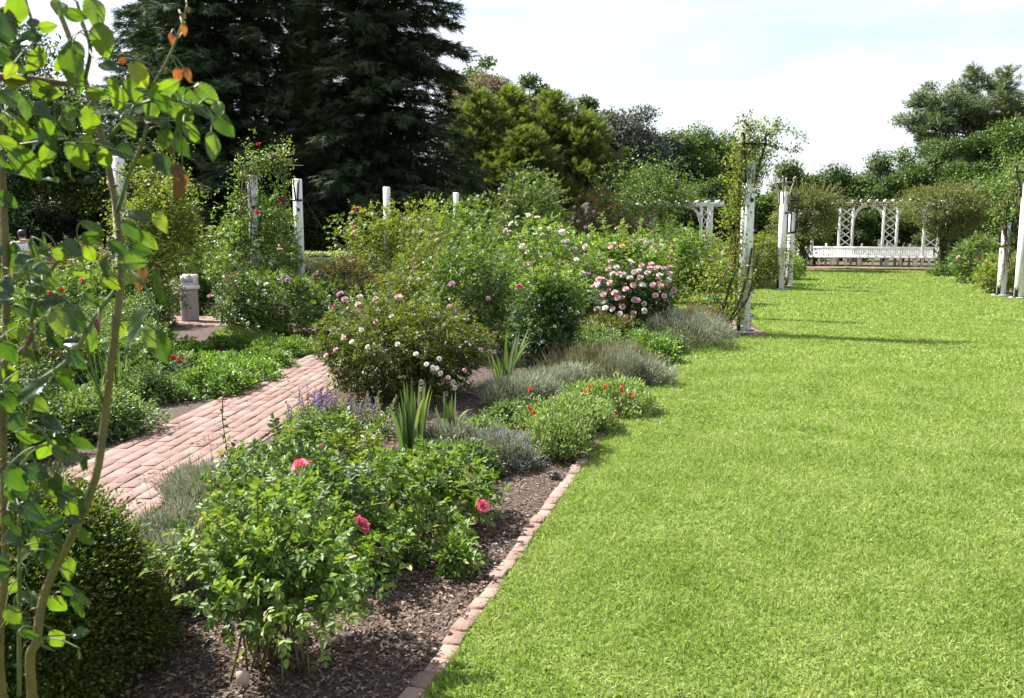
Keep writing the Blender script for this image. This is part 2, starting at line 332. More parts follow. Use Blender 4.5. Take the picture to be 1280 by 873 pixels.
def bush(sp, px0, px1, ytop, Y, label, name='rose_bush', cat='rose bush', group=None, lump=.22, shoots=14, blooms=(), nb=0, bcol='pale_pink',
         bsize=.075, bkind='double', dens=1.0, dome=False, ry=None, stems=7, hollow=.35, legs=0.0, zbase=0.0, bface=0.0, leafk=1.0, bup=.1, bands=None):
    BUSH_I[0] += 1; seed = BUSH_I[0]; r = np.random.default_rng(1000 + seed)
    xm = (px0 + px1) / 2; H = at(xm, ytop, Y)[2] - zbase; mid = at(xm, ytop, Y)
    depth = Y * CP + (CAM_H - H * .5) * SP
    X = (xm - CX) / FPX * depth; w = (px1 - px0) / FPX * depth
    rx = w / 2 * 1.0; ry = ry or rx * .9; 
    root = empty(name, (X, Y, zbase), label, cat, group, 0)
    ll, wr, mat = SPEC[sp]; ll *= leafk; ll = max(ll, 2.4 * Y / FPX)
    lf = lump_fn(seed * 7 + 1, lump * (1 if dome else 1.3))
    if dome: c = np.array([0, 0, H * .12]); rad = np.array([rx, ry, H * .86])
    else: c = np.array([0, 0, H * (.52 + legs * .5)]); rad = np.array([rx, ry, H * (.47 - legs * .45)])
    area = 4 * math.pi * ((rad[0] * rad[1]) ** 1.6 / 3 + (rad[0] * rad[2]) ** 1.6 / 3 + (rad[1] * rad[2]) ** 1.6 / 3) ** (1 / 1.6)
    cap = 90000 if sp == 'box' else 26000 if Y < 9 else 13000
    n = int(np.clip(1.9 * dens * area / (ll * ll * wr * .62), 900, cap))
    if n == cap and sp != 'box': ll *= min(1.35, math.sqrt(1.9 * dens * area / (ll * ll * wr * .62) / n))
    nc = max(30, n // (34 if dome else 20))
    d = unit(r.normal(size=(nc, 3)))
    if dome: d[:, 2] = np.abs(d[:, 2])
    u = hollow + (1 - hollow) * r.random(nc) ** .55
    cp = c + d * rad * (u * lf(d))[:, None]
    if not dome: cp[:, 2] = np.maximum(cp[:, 2], r.uniform(.02, .12, nc) * H)
    idx = r.integers(0, nc, n); cr = max(.03, .12 * rad.min() + .02)
    off = r.normal(size=(n, 3)) * cr * .62
    P = cp[idx] + off
    Dl = d[idx] * .7 + unit(off) * .7 + r.normal(size=(n, 3)) * .45
    sp_shoots = []
    if shoots:
        m = shoots; ds = unit(r.normal(size=(m, 3)) * [1, 1, .6] + [0, 0, .75]); 
        s0 = c + ds * rad * .75; ln = r.uniform(.25, .6, m) * rad.mean() ; dir2 = unit(ds * [1, 1, .7] + [0, 0, .5] + r.normal(size=(m, 3)) * .2)
        for i in range(m):
            k = max(4, int(ln[i] / (ll * .55))); t = np.linspace(.2, 1, k)
            q = s0[i] + dir2[i] * (ln[i] * t)[:, None] * (rad.mean() * 0 + 1); q[:, 2] -= .15 * ln[i] * t ** 2
            sp_shoots.append((np.vstack([c + (s0[i] - c) * .3, s0[i], q[::3], q[-1]]), np.linspace(.004, .0018, 3 + len(q[::3])) * max(1, Y / 7)))
            qq = np.repeat(q, 2, 0); P = np.vstack([P, qq]); sd = r.normal(size=qq.shape); Dl = np.vstack([Dl, unit(sd) + dir2[i] * .5])
    nn = len(P)
    P[:, 2] = np.maximum(P[:, 2], .015)
    dd = unit((P - c) / rad)
    Nl = np.array([0, 0, 1.0]) + dd * .7 + r.normal(size=(nn, 3)) * .55
    if sp in ('grey', 'tan', 'catmint', 'russet'): Dl = dd + [0, 0, .9] + r.normal(size=(nn, 3)) * .35; Nl = r.normal(size=(nn, 3))
    if sp == 'lime': Dl = dd * .6 + [0, 0, .8] + r.normal(size=(nn, 3)) * .5
    if sp in COMPOUND:   # pinnate leaves: two pairs of leaflets and a terminal one
        k = nn // 4; P, Dl, Nl = P[::4][:k], unit(Dl[::4][:k] + [0, 0, .1]), Nl[::4][:k]
        S_ = unit(np.cross(Nl, Dl)); Nl = np.cross(Dl, S_); la = ll * 2.1 * r.uniform(.75, 1.25, k)[:, None]; PP = []; DD = []
        for t_, s_ in ((.30, 1), (.34, -1), (.68, 1), (.72, -1), (1, 0)):
            PP.append(P + Dl * la * t_ * .62 - [0, 0, .06] * la * t_ * t_); DD.append(Dl * (.45 if s_ else 1) + S_ * s_ * .9 - np.array([0, 0, .18]) + r.normal(size=(k, 3)) * .12)
        P = np.concatenate(PP); Dl = np.concatenate(DD); Nl = np.concatenate([Nl] * 5) + r.normal(size=P.shape) * .22; nn = len(P)
    tm = T_LEAF if Y < 7.5 and wr > .3 else T_DIA
    rn = np.clip(r.normal(.42, .22, nn), 0, 1)
    L_ = ll * r.uniform(.65, 1.2, nn)
    W_ = L_ * wr
    if sp in ('grey', 'tan', 'catmint', 'russet'):
        w_ = r.random(nn) < .10; L_ = np.where(w_, L_ * r.uniform(1.8, 3.2, nn), L_)
    cards('foliage', tm, P, Dl, Nl, L_, W_, rn, mat, root)
    if stems:
        paths = []
        for i in range(stems):
            e = cp[r.integers(0, nc)]; e = c + (e - c) * .8; b = np.array([r.normal() * rx * .24, r.normal() * ry * .24, 0]); m_ = (b + e) / 2 + [0, 0, .12 * H] + r.normal(size=3) * .03
            k = max(1, Y / 9)
            paths.append((spline([b, m_, e], 4), np.linspace(.0047, .0022, 9) * k ** .5))
        paths += sp_shoots
        tubes('stem', paths, 'cane' if sp in ('rose', 'bright', 'red', 'dark', 'yellow', 'olive') else 'stem_green', root, 4)
    bs = []
    for b in blooms:
        px, py = b[0], b[1]; col = b[2] if len(b) > 2 and b[2] else (bcol if isinstance(bcol, str) else bcol[0]); sz = b[3] if len(b) > 3 else bsize; kd = b[4] if len(b) > 4 else bkind
        p = at(px, py, Y - ry * .8) - np.array([X, Y, zbase])
        # pull to the bush's own surface along the sight line
        dv = unit(np.array([X, Y, zbase]) + p - [0, 0, CAM_H])
        best = None
        for t in np.linspace(-ry, 2 * ry, 40):
            q = p + dv * t
            if np.linalg.norm((q - c) / rad) < 1.22: best = q; break
        if best is None: best = p + dv * ry * .8
        best = best - dv * .045 + [0, 0, .015]
        nv = unit((best - c) / rad) + np.array([-.1, -.35, .75]) + r.normal(size=3) * .3
        add_bloom(root, best, nv, sz, col, kd)
    if nb:
        ds = unit(r.normal(size=(nb, 3)) * [1, .6, .7] + [0, -.9 + bface, .7 + bup]); ds[:, 2] = np.maximum(ds[:, 2], -.2)
        if dome: ds[:, 2] = np.abs(ds[:, 2])
        pp = c + unit(ds) * rad * (lf(unit(ds)) * r.uniform(.96, 1.1, nb))[:, None]
        cols = bcol if isinstance(bcol, (list, tuple)) else [bcol]
        for i in range(nb):
            add_bloom(root, pp[i], ds[i] + [0, -.2, .5] + r.normal(size=3) * .3, max(bsize, 4.2 * Y / FPX) * r.uniform(.75, 1.2), cols[i % len(cols)], bkind)
    return root, c, rad, r
# ================================================================== setting
def sheet(name, pts, z, mat, sub=None):
    me = bpy.data.meshes.new(name); me.from_pydata([(x, y, z) for x, y in pts], [], [tuple(range(len(pts)))]); me.update()
    return tag(link(name, me, None, mat), kind='structure')
sheet('ground', [(-300, -60), (300, -60), (300, 420), (-300, 420)], 0, 'soil_far')
sheet('mulch_bed', [(-26, -3), (9, -3), (9, 30), (-26, 30)], .006, 'mulch')
EDGE = [(-1.70, -2), (-.72, 1.6)] + [tuple(ground(*q)[:2]) for q in ((546, 852), (580, 800), (613, 755), (668, 673), (721, 597), (752, 552))] + [(1.19, 7.8), (1.85, 10.1), (2.62, 12.0), (3.25, 13.1)]
LAWN = EDGE + [(3.45, 13.18), (4.22, 13.45), (4.35, 14.5), (4.35, 16.4), (3.3, 16.6), (3.2, 21.5), (6.6, 22.6), (7.4, 24.6), (13.0, 39.2), (19.9, 36.9), (15.8, 27.5), (12.75, 21.3), (13.6, 20.4), (12.2, 17), (4.6, -2.5), (4.4, -3)]
LAWN = [(x if i < len(EDGE) or y > 20.5 or x < 5 and y > 3 else x + 5.0, y) for i, (x, y) in enumerate(LAWN)]
sheet('lawn', LAWN, .014, 'lawn')
LP = np.array(LAWN)
def inside(P, poly=LP):
    x, y = P[:, 0], P[:, 1]; c = np.zeros(len(P), bool); j = len(poly) - 1
    for i in range(len(poly)):
        xi, yi = poly[i]; xj, yj = poly[j]
        m = ((yi > y) != (yj > y)); 
        with np.errstate(all='ignore'): c ^= m & (x < (xj - xi) * (y - yi) / (yj - yi) + xi)
        j = i
    return c
def in_view(P, pad=60):
    dep = P[:, 1] * CP + (CAM_H - P[:, 2]) * SP
    px = CX + P[:, 0] / np.maximum(dep, .1) * FPX; zc = (P[:, 2] - CAM_H) * CP + P[:, 1] * SP
    py = CY - zc / np.maximum(dep, .1) * FPX
    return (px > -pad) & (px < 1280 + pad) & (py < 880 + pad) & (dep > .5)
# grass blades
Ps = []; Ls = []; Ws = []
for y0, y1, dens, ln, wd in ((2.4, 4.2, 13000, .032, .0044), (4.2, 6.5, 8500, .033, .005), (6.5, 10, 4200, .035, .007), (10, 16, 1500, .042, .010), (16, 25, 650, .05, .016), (25, 40, 300, .06, .026)):
    x0, x1 = -1.5, min(20, 1.0 * y1 + 2.5); n = int((y1 - y0) * (x1 - x0) * dens)
    P = np.stack([rng.uniform(x0, x1, n), rng.uniform(y0, y1, n), np.full(n, .014)], -1); P = P[inside(P)]; P = P[in_view(P, 620)]
    Ps.append(P); Ls.append(ln * rng.uniform(.5, 1.25, len(P))); Ws.append(wd * rng.uniform(.7, 1.3, len(P)))
P = np.concatenate(Ps); Lb = np.concatenate(Ls); Wb = np.concatenate(Ws); n = len(P)
tuft = .5 + .5 * np.sin(P[:, 0] * 9 + 2 * np.sin(P[:, 1] * 7)) * np.sin(P[:, 1] * 11 + 2 * np.sin(P[:, 0] * 6))
D = np.stack([rng.normal(0, .75, n), rng.normal(0, .75, n), .62 + .35 * tuft], -1)
Nn = np.stack([rng.normal(size=n), rng.normal(size=n), rng.normal(0, .3, n)], -1)
g = cards('grass', T_GRASS, P, D, Nn, Lb * (.8 + .35 * tuft), Wb, np.clip(rng.normal(.45, .2, n) + (rng.random(n) < .05) * .5, 0, 1), 'grass_blade', None)
tag(g, 'short mown bright green grass blades covering the lawn', 'grass', kind='stuff')
# bark chips
Ps = []
for (x0, x1, y0, y1, dens) in ((-1.7, .8, 2.5, 4.6, 4200), (-1.9, 1.4, 4.6, 7.5, 1800), (-6, -2.6, 4.5, 11, 320), (-3, 3.4, 7.5, 14.2, 200)):
    n = int((x1 - x0) * (y1 - y0) * dens); P = np.stack([rng.uniform(x0, x1, n), rng.uniform(y0, y1, n), rng.uniform(.008, .018, n)], -1)
    k = ~inside(P + [.05, 0, 0]) & ~((P[:, 0] > -3.25) & (P[:, 0] < -1.75) & (P[:, 1] > 4)); Ps.append(P[k])
P = np.concatenate(Ps); n = len(P)
D = np.stack([rng.normal(size=n), rng.normal(size=n), rng.normal(0, .22, n)], -1); Nn = np.array([0, 0, 1.]) + rng.normal(size=(n, 3)) * .35
c_ = cards('bark_chips', T_DIA, P, D, Nn, rng.uniform(.012, .042, n), rng.uniform(.005, .014, n), rng.random(n), 'mulch_chip', None)
tag(c_, 'brown bark mulch chips strewn over the rose bed', 'mulch', kind='stuff')
P = np.stack([rng.uniform(-2.6, .3, 500), rng.uniform(2.6, 9, 500), np.full(500, .03)], -1); P = P[~inside(P)]; n = len(P)
f_ = cards('fallen_leaves', T_OVAL, P, rng.normal(size=(n, 3)) * [1, 1, .15], np.array([0, 0, 1.]) + rng.normal(size=(n, 3)) * .3, .035, .02, rng.random(n), 'dry_leaf', None)
tag(f_, 'dry fallen leaves scattered on mulch and brick path', 'leaves', kind='stuff')

# brick paths: running bond along the path
def brick_path(name, a, b, width, z=.03, bl=.205, bw=.112, seed=1):
    r = np.random.default_rng(seed); a = np.array(a, float); b = np.array(b, float); L_ = np.linalg.norm(b - a); u = (b - a) / L_; v = np.array([-u[1], u[0]])
    ang = math.atan2(u[1], u[0]); rows = int(round(width / bw)); B = Boxes()
    for i in range(rows):
        o = (i + .5) * bw - rows * bw / 2; s = (i % 2) * bl / 2 + r.uniform(-.03, .03)
        edge = i in (0, rows - 1)
        for k in range(int(L_ / bl) + 1):
            t = s + (k + .5) * bl
            if t > L_: continue
            p = a + u * t + v * (o + r.normal() * .0025)
            B.box((p[0], p[1], z - .03 + r.normal() * .0022), (bl - .007, bw - .007, .06), rz=ang + r.normal() * .010, bev=.0035,
                  rnd=float(np.clip(r.normal(.5, .24), 0, 1)), tilt=(r.normal() * .012, r.normal() * .015))
    tag(B.build(name, 'brick'), kind='structure')
sheet('path_joint', [(-3.27, 3.2), (-2.17, 3.2), (-1.52, 14.55), (-2.55, 14.55)], .012, 'sand')
sheet('cross_path_joint', [(-10.2, 14.62), (4.2, 14.62), (4.2, 16.32), (-10.2, 16.32)], .010, 'sand')
brick_path('brick_path', (-2.72, 3.2), (-2.03, 14.5), 1.04)
brick_path('brick_cross_path', (-10.1, 15.47), (4.2, 15.47), 1.68, seed=4)
for nm, x0, x1, y0, y1 in (('post_pad', 3.42, 4.2, 13.22, 14.55), ):
    B = Boxes()
    for i in range(int((y1 - y0) / .105)):
        for k in range(4):
            x = x0 + (k + .5) * .2 - (i % 2) * .03
            B.box((x, y0 + (i + .5) * .105, .005), (.19, .096, .07), bev=.006, rnd=float(rng.random()), tilt=(rng.normal() * .01, rng.normal() * .01))
    tag(B.build(nm, 'brick'), kind='structure')
# brick edging beside the lawn
root = empty('brick_edging', (0, 0, 0), 'single row of weathered bricks edging the lawn beside the mulch', 'edging')
sp = spline([(x, y, 0) for x, y in EDGE], 40); seg = np.concatenate([[0], np.cumsum(np.linalg.norm(np.diff(sp, axis=0), axis=1))])
B = Boxes(); t = .1
while t < seg[-1] - .1:
    p = np.array([np.interp(t, seg, sp[:, i]) for i in range(3)]); q = np.array([np.interp(t + .02, seg, sp[:, i]) for i in range(3)]); d = q - p
    a = math.atan2(d[1], d[0]); nrm = np.array([-d[1], d[0], 0]); nrm /= np.linalg.norm(nrm)
    B.box(p + nrm * (.035 + rng.normal() * .006) + [0, 0, -.020 + rng.normal() * .004], (.104, .074, .085), rz=a + rng.normal() * .035, bev=.006, rnd=float(rng.random()), tilt=(rng.normal() * .03, rng.normal() * .05)); t += .112
B.build('brick_row', 'brick_pale', root)

# ================================================================== posts
PW = .158
def post(px, Y, h, kind, label, zx=None, w=PW, rz=.2):
    p = ground(px, 0 + CY, 0) if False else None
    depth = Y * CP + CAM_H * SP; X = (px - CX) / FPX * depth
    root = empty('rose_post', (X, Y, 0), label, 'post', 'white posts along the rose garden', rz)
    B = Boxes(); B.box((0, 0, h / 2 + .03), (w, w, h - .06), bev=.012); B.build('shaft', 'white_paint', root)
    B = Boxes(); B.box((0, 0, .02), (w + .16, w + .16, .07), bev=.01); B.build('base_pad', 'concrete', root)
    for s in (-1, 1):
        B = Boxes(); B.box((s * (w / 2 + .012), 0, .17), (.018, .10, .24), bev=.004); B.box((s * (w / 2 + .05), 0, .065), (.09, .10, .016), bev=.004)
        B.box((s * (w / 2 + .028), 0, .22), (.03, .03, .03)); B.build('bracket', 'black_iron', root)
    B = Boxes(); B.box((.03, -w / 2 - .012, h - .62), (.05, .025, .06)); B.bar((.03, -w / 2 - .02, h - .62), (-.02, -w / 2 - .05, h - .56), .014, .014); B.build('hook', 'black_iron', root)
    if kind in ('crown', 'cage', 'bare'):
        m = 'bare_iron' if kind == 'bare' else 'black_iron'
        lo = -.62 if kind == 'cage' else -.35; hi = .62 if kind == 'cage' else .42
        paths = []
        for sx in (-1, 1):
            for sy in (-1, 1):
                b = w / 2 + .012; f = w / 2 + (.10 if kind != 'cage' else .05)
                paths.append((spline([(sx * b, sy * b, h + lo), (sx * (b + .012), sy * (b + .012), h + lo * .4), (sx * f, sy * f, h + hi * .6), (sx * f, sy * f, h + hi * .9), (sx * (f + .05), sy * (f + .05), h + hi)], 4), .013 + .0005 * Y))
        for z in ((h + hi * .62,), (h + lo, h + .02))[kind == 'cage'] + (h + hi * .62,):
            q = w / 2 + (.115 if z > h + .05 else .02)
            paths.append(([(-q, -q, z), (q, -q, z), (q, q, z), (-q, q, z), (-q, -q, z)], .012 + .0004 * Y))
        tubes('iron_crown', paths, m, root, 5)
    if kind == 'fork':
        b = w / 2 + .01; paths = []
        for y in (-b, b):
            paths += [([(-.02, y, h - .42), (-.06, y, h)], .017), ([(.055, y, h), (.02, y, h - .42)], .017),
                      ([(-b - .02, y, h - .43), (b + .02, y, h - .43)], .022)]
        tubes('iron_fork', paths, 'black_iron', root, 5)
    return root, X
def topz(px, py, Y): return at(px, py, Y)[2]
post(929, 13.55, topz(935, 202, 13.55), 'crown', 'white post at the lawn edge wrapped in a climbing rose', rz=.12)
post(930.5, 15.9, 2.55, 'plain', 'white post hidden behind the vine wrapped one at lawn edge', rz=.12)
post(975, 24.4, topz(979, 240, 24.4), 'bare', 'taller white post with pale iron prongs at the lawn edge', rz=.3)
post(986, 25.9, topz(990, 266, 25.9), 'cage', 'shorter white post with black iron cage beside the pronged one', rz=.3)
post(1251, 21.9, topz(1254, 278, 21.9), 'cage', 'white post with black cage right of the lawn beside roses', rz=.3)
post(1273, 21.0, 2.95, 'crown', 'rightmost white post at the edge of the picture', rz=.3)
post(377, 17.0, topz(377, 224, 17), 'fork', 'white post with black iron rods crossed on its top', rz=.0)
post(322, 16.2, topz(322, 219, 16.2), 'plain', 'white post inside a red flowered climbing rose', rz=.05)
post(486, 20.0, topz(486, 234, 20), 'plain', 'plain white post rising from the pink flowered yellow green bush', rz=.05)
post(571, 23.2, topz(571, 241, 23.2), 'plain', 'white post just topping the broad green rose hedge', rz=.05)
post(733, 30.0, topz(733, 253, 30), 'plain', 'distant plain white post beside the pink climbing roses', rz=.1)
post(160, 12.6, topz(160, 196, 12.6), 'plain', 'white post behind the near climbing rose leaves', rz=.0)
post(667, 21.0, 1.9, 'plain', 'thin white post under the leafy weeping crown', w=.13)
post(676, 23.0, 1.8, 'plain', 'slimmer white post behind the weeping crown', w=.11)
# chain between the forked post and the next
a = at(382, 252, 17); b = np.array([-2.95, 20.0, 2.2]); t = np.linspace(0, 1, 90)
cp_ = a + (b - a) * t[:, None]; cp_[:, 2] -= 4 * .95 * t * (1 - t)
V = []; links = []
for i in range(0, 89):
    s = .016 if i % 2 else 0; links.append(([cp_[i] + [0, 0, .0], cp_[i] + (cp_[i + 1] - cp_[i]) * .5 + [s, 0, .012], cp_[i + 1]], .010))
tag(tubes('chain', links, 'black_iron', None, 4), 'dark chain sagging from the forked white post into shrubs', 'chain')
tag(tubes('wire_arm', [([at(354, 207, 16.4), at(379, 207, 16.6)], .009)], 'bare_iron', None, 5), 'thin metal arm above the red flowered climbing rose', 'wire')

# ================================================================== pergolas
def lattice_column(root, x, y, h, w=.72, p=.13, base=0, rz=0):
    B = Boxes()
    def T(lx, ly, z): return (x + lx * math.cos(rz) - ly * math.sin(rz), y + lx * math.sin(rz) + ly * math.cos(rz), z)
    for s in (-1, 1): B.box(T(s * (w / 2 - p / 2), 0, (h + base) / 2), (p, p, h - base), rz=rz, bev=.01)
    col = B.build('column', 'white_paint', root); L_ = Boxes(); iw = w - 2 * p; n = max(3, int((h - base - 1.0) / .34)); z0 = base + .95; dz = (h - .1 - z0) / n
    for k in range(n):
        for s in (-1, 1):
            L_.bar(T(-s * iw / 2, .012 * s, z0 + k * dz), T(s * iw / 2, .012 * s, z0 + (k + 1) * dz), .05, .02, up=(-math.sin(rz), math.cos(rz), 0))
    L_.build('lattice', 'white_paint', col)
def arch(root, x0, x1, y, h, r=.55):
    for s, x in ((1, x0), (-1, x1)):
        B = Boxes(); pts = [(x + s * r * (1 - math.cos(a)), y, h - r + r * math.sin(a)) for a in np.linspace(0, math.pi / 2, 8)]
        for p, q in zip(pts, pts[1:]):
            e = (np.array(q) - np.array(p)) * .08; B.bar(np.array(p) - e, np.array(q) + e, .13, .07, up=(0, 1, 0))
        B.build('arch_brace', 'white_paint', root)
def pergola_bench(loc, rz):
    root = empty('pergola', loc, 'white lattice pergola with built in curved bench at the end of the lawn', 'pergola', None, rz)
    H = 3.0
    xs = (-2.75, -.95, 1.0, 2.7)
    for x in xs: lattice_column(root, x, 1.0 if abs(x) < 2 else .3, H, base=.14)
    for x in (-3.2, 3.25):
        B = Boxes(); B.box((x, -.85, H / 2), (.22, .22, H), bev=.01); B.build('front_post', 'white_paint', root)
    B = Boxes()
    for y in (.93, 1.09): B.box((0, y, H + .085), (4.9, .06, .17))
    B.build('main_beam', 'white_paint', root)
    for s in (-1, 1):
        B = Boxes(); B.bar((s * 2.3, 1.0, H + .07), (s * 3.3, -1.1, H + .07), .07, .16); B.build('side_beam', 'white_paint', root)
    for k in range(15):
        x = -2.45 + k * .35; B = Boxes(); B.box((x, .85, H + .22), (.06, 1.5, .10)); B.build('rafter', 'white_paint', root)
    arch(root, -.59, .64, 1.0, H); arch(root, -2.35, -1.31, 1.0, H, .45); arch(root, 1.36, 2.35, 1.0, H, .45)
    B = Boxes(); B.box((0, -.55, .05), (7.0, 1.5, .12), bev=.01); B.build('brick_platform', 'brick', root)
    # bench: seat, backrest of vertical slats, supports, end panels
    bench = Boxes(); bench.box((0, .45, .56), (5.9, .62, .06), bev=.01); bo = bench.build('bench_seat', 'white_paint', root)
    bk = Boxes(); bk.box((0, .80, 1.02), (5.9, .07, .08)); bk.box((0, .80, .62), (5.9, .06, .08))
    for k in range(58): bk.box((-2.85 + k * .1, .80, .81), (.088, .03, .34))
    bk.build('bench_back', 'white_paint', root)
    for k in range(10):
        x = -2.7 + k * .6; B = Boxes(); B.box((x, .3, .335), (.12 if k % 2 else .2, .12, .39)); B.build('bench_leg', 'white_paint', root)
    for x in (-1.8, -.2, .9, 1.9):
        B = Boxes(); B.box((x, .87, .62), (.10, .08, 1.0)); B.lathe([(.05, 0), (.06, .03), (.04, .07), (.005, .1)], (x, .87, 1.12), 10); B.build('back_post', 'white_paint', root)
    for s in (-1, 1):
        B = Boxes(); B.box((s * 3.0, .35, .58), (.08, 1.0, .88), bev=.01); B.box((s * 3.0, -.2, .64), (.12, .12, 1.0)); B.build('end_panel', 'white_paint', root)
    return root
U = math.atan2(-.36, .933)
pergola_bench((16.75, 38.9, 0), U)
def arbour(loc, rz):
    root = empty('arbour', loc, 'white arched lattice arbour standing among the roses before dark trees', 'arbour', None, rz)
    H = 2.95
    for x in (-1.35, 1.35):
        lattice_column(root, x, 0, H, w=.6)
        B = Boxes(); B.box((x + .2, .75, H / 2), (.13, .13, H), bev=.01); B.build('back_post', 'white_paint', root)
    B = Boxes(); B.box((0, 0, H + .09), (4.3, .10, .18)); B.build('front_beam', 'white_paint', root)
    B = Boxes(); B.box((0, .75, H + .09), (4.3, .10, .18)); B.build('back_beam', 'white_paint', root)
    for k in range(9):
        B = Boxes(); B.box((-1.9 + k * .475, .37, H + .23), (.07, 1.5, .10)); B.build('rafter', 'white_paint', root)
    arch(root, -1.05, 1.05, 0, H, .7)
    return root
arbour((at(846, 290, 39)[0], 39.0, 0), -.1)

# ================================================================== bin, bench, person, tag, saucer
p = ground(238, 403); root = empty('litter_bin', p, 'round white litter bin with boxy lid on the brick cross path', 'bin', None, .2)
B = Boxes(); B.lathe([(.155, .03), (.16, .05), (.16, .60), (.165, .62), (.15, .63)], n=28); B.build('body', 'bin_shade_grey', root, True)
B = Boxes(); B.lathe([(.19, .63), (.20, .64), (.20, .69), (.185, .70)], n=28); B.build('rim', 'white_paint', root, True)
B = Boxes(); B.box((.02, 0, .80), (.28, .26, .20), bev=.015); lid = B.build('lid', 'white_paint', root)
B = Boxes(); B.box((.02, -.135, .80), (.17, .012, .09), bev=.004); B.build('flap', 'concrete', lid)
p = ground(268, 398); root = empty('garden_bench', p + [.55, .25, 0], 'white garden bench mostly hidden behind the pink flowered rose bush', 'bench', None, .15)
B = Boxes()
for k in range(4): B.box((0, -.2 + k * .125, .45), (1.2, .11, .035), bev=.006)
B.build('seat', 'white_paint', root)
B = Boxes()
for z in (.62, .76): B.box((0, .27, z), (1.2, .03, .09), bev=.006)
B.build('backrest', 'white_paint', root)
for x in (-.5, .5):
    for y in (-.18, .22): B = Boxes(); B.box((x, y, .215), (.07, .07, .43)); B.build('leg', 'white_paint', root)
p = ground(304, 864); root = empty('plant_tag', p, 'small tan plant marker stuck in mulch under the nearest rose bush', 'marker', None, .1)
B = Boxes(); B.box((0, 0, .05), (.045, .004, .05), bev=.001); B.build('card', 'tag_card', root)
B = Boxes(); B.box((0, .005, .025), (.010, .004, .09)); B.build('stake', 'bare_iron', root)
p = ground(693, 600); root = empty('sprinkler_head', p, 'small dark sprinkler cap at the mulch edge beside the bricks', 'sprinkler')
B = Boxes(); B.lathe([(.03, 0), (.035, .01), (.035, .035), (.03, .042)], n=16); B.build('body', 'black_iron', root, True)
B = Boxes(); B.lathe([(.018, .042), (.018, .05), (.012, .053)], n=14); B.build('nozzle', 'black_iron', root, True)

def person():
    Y = 20.5; X = at(28, 300, Y)[0]
    root = empty('person', (X, Y, 0), 'person in a white shirt seen from behind among the far roses', 'person', None, .15)
    J = dict(pel=(0, 0, .93), wst=(0, 0, 1.10), che=(0, .01, 1.33), nk=(0, .0, 1.46), hd0=(0, .01, 1.54), hd1=(0, .02, 1.67),
             ls=(-.21, 0, 1.40), le=(-.30, .03, 1.13), lw=(-.20, .20, 1.02), rs=(.21, 0, 1.40), re=(.30, .03, 1.13), rw=(.21, .20, 1.03),
             lh=(-.09, 0, .90), lk=(-.11, .02, .50), la=(-.11, 0, .09), lt=(-.12, .15, .04), rh=(.09, 0, .90), rk=(.11, .03, .50), ra=(.12, .0, .09), rt=(.13, .15, .04))
    rad = dict(pel=.145, wst=.135, che=.17, nk=.058, hd0=.075, hd1=.092, ls=.085, le=.05, lw=.03, rs=.085, re=.045, rw=.03, lh=.095, lk=.06, la=.045, lt=.035, rh=.095, rk=.06, ra=.045, rt=.035)
    ks = list(J); E = [('pel', 'wst'), ('wst', 'che'), ('che', 'nk'), ('nk', 'hd0'), ('hd0', 'hd1'), ('che', 'ls'), ('ls', 'le'), ('le', 'lw'), ('che', 'rs'), ('rs', 're'), ('re', 'rw'),
                       ('pel', 'lh'), ('lh', 'lk'), ('lk', 'la'), ('la', 'lt'), ('pel', 'rh'), ('rh', 'rk'), ('rk', 'ra'), ('ra', 'rt')]
    def skin(name, keys, grow, mat, mods=None):
        kk = [k for k in ks if k in keys]; me = bpy.data.meshes.new(name)
        me.from_pydata([Vector(J[k]) if not mods or k not in mods else Vector(mods[k]) for k in kk], [(kk.index(a), kk.index(b)) for a, b in E if a in kk and b in kk], []); me.update()
        o = link(name, me, root, mat); m = o.modifiers.new('skin', 'SKIN'); s = o.modifiers.new('sub', 'SUBSURF'); s.levels = s.render_levels = 2
        for i, k in enumerate(kk):
            q = rad[k] + grow; me.skin_vertices[0].data[i].radius = (q, q * .8 if k in ('pel', 'wst', 'che') else q); me.skin_vertices[0].data[i].use_root = (i == 0)
        return o
    skin('body', ks, 0, 'skin')
    skin('shirt', ('pel', 'wst', 'che', 'ls', 'le', 'rs', 're'), .02, 'shirt')
    skin('trousers', ('pel', 'lh', 'lk', 'la', 'rh', 'rk', 'ra'), .018, 'trousers')
    B = Boxes(); B.lathe([(.03, -.09), (.085, -.07), (.102, -.01), (.098, .04), (.07, .085), (.02, .105)], (0, .0, 1.66), 16); B.build('hair', 'hair', root, True)
    for s in (-1, 1):
        w = np.array([s * .205, .20, 1.025]); paths = []
        for k in range(4): paths.append((spline([w + [s * (-.03 + .02 * k), .05, 0], w + [s * (-.034 + .022 * k), .11, -.005], w + [s * (-.034 + .022 * k), .15 - .012 * abs(k - 1), -.03]], 3), .009))
        paths.append((spline([w + [-s * .03, .02, 0], w + [-s * .065, .06, .0], w + [-s * .07, .09, -.01]], 3), .010))
        paths.append((spline([w + [0, -.03, 0], w + [0, .03, 0], w + [0, .075, 0]], 3), .034)); tubes('hand', paths, 'skin', root, 6)
person()
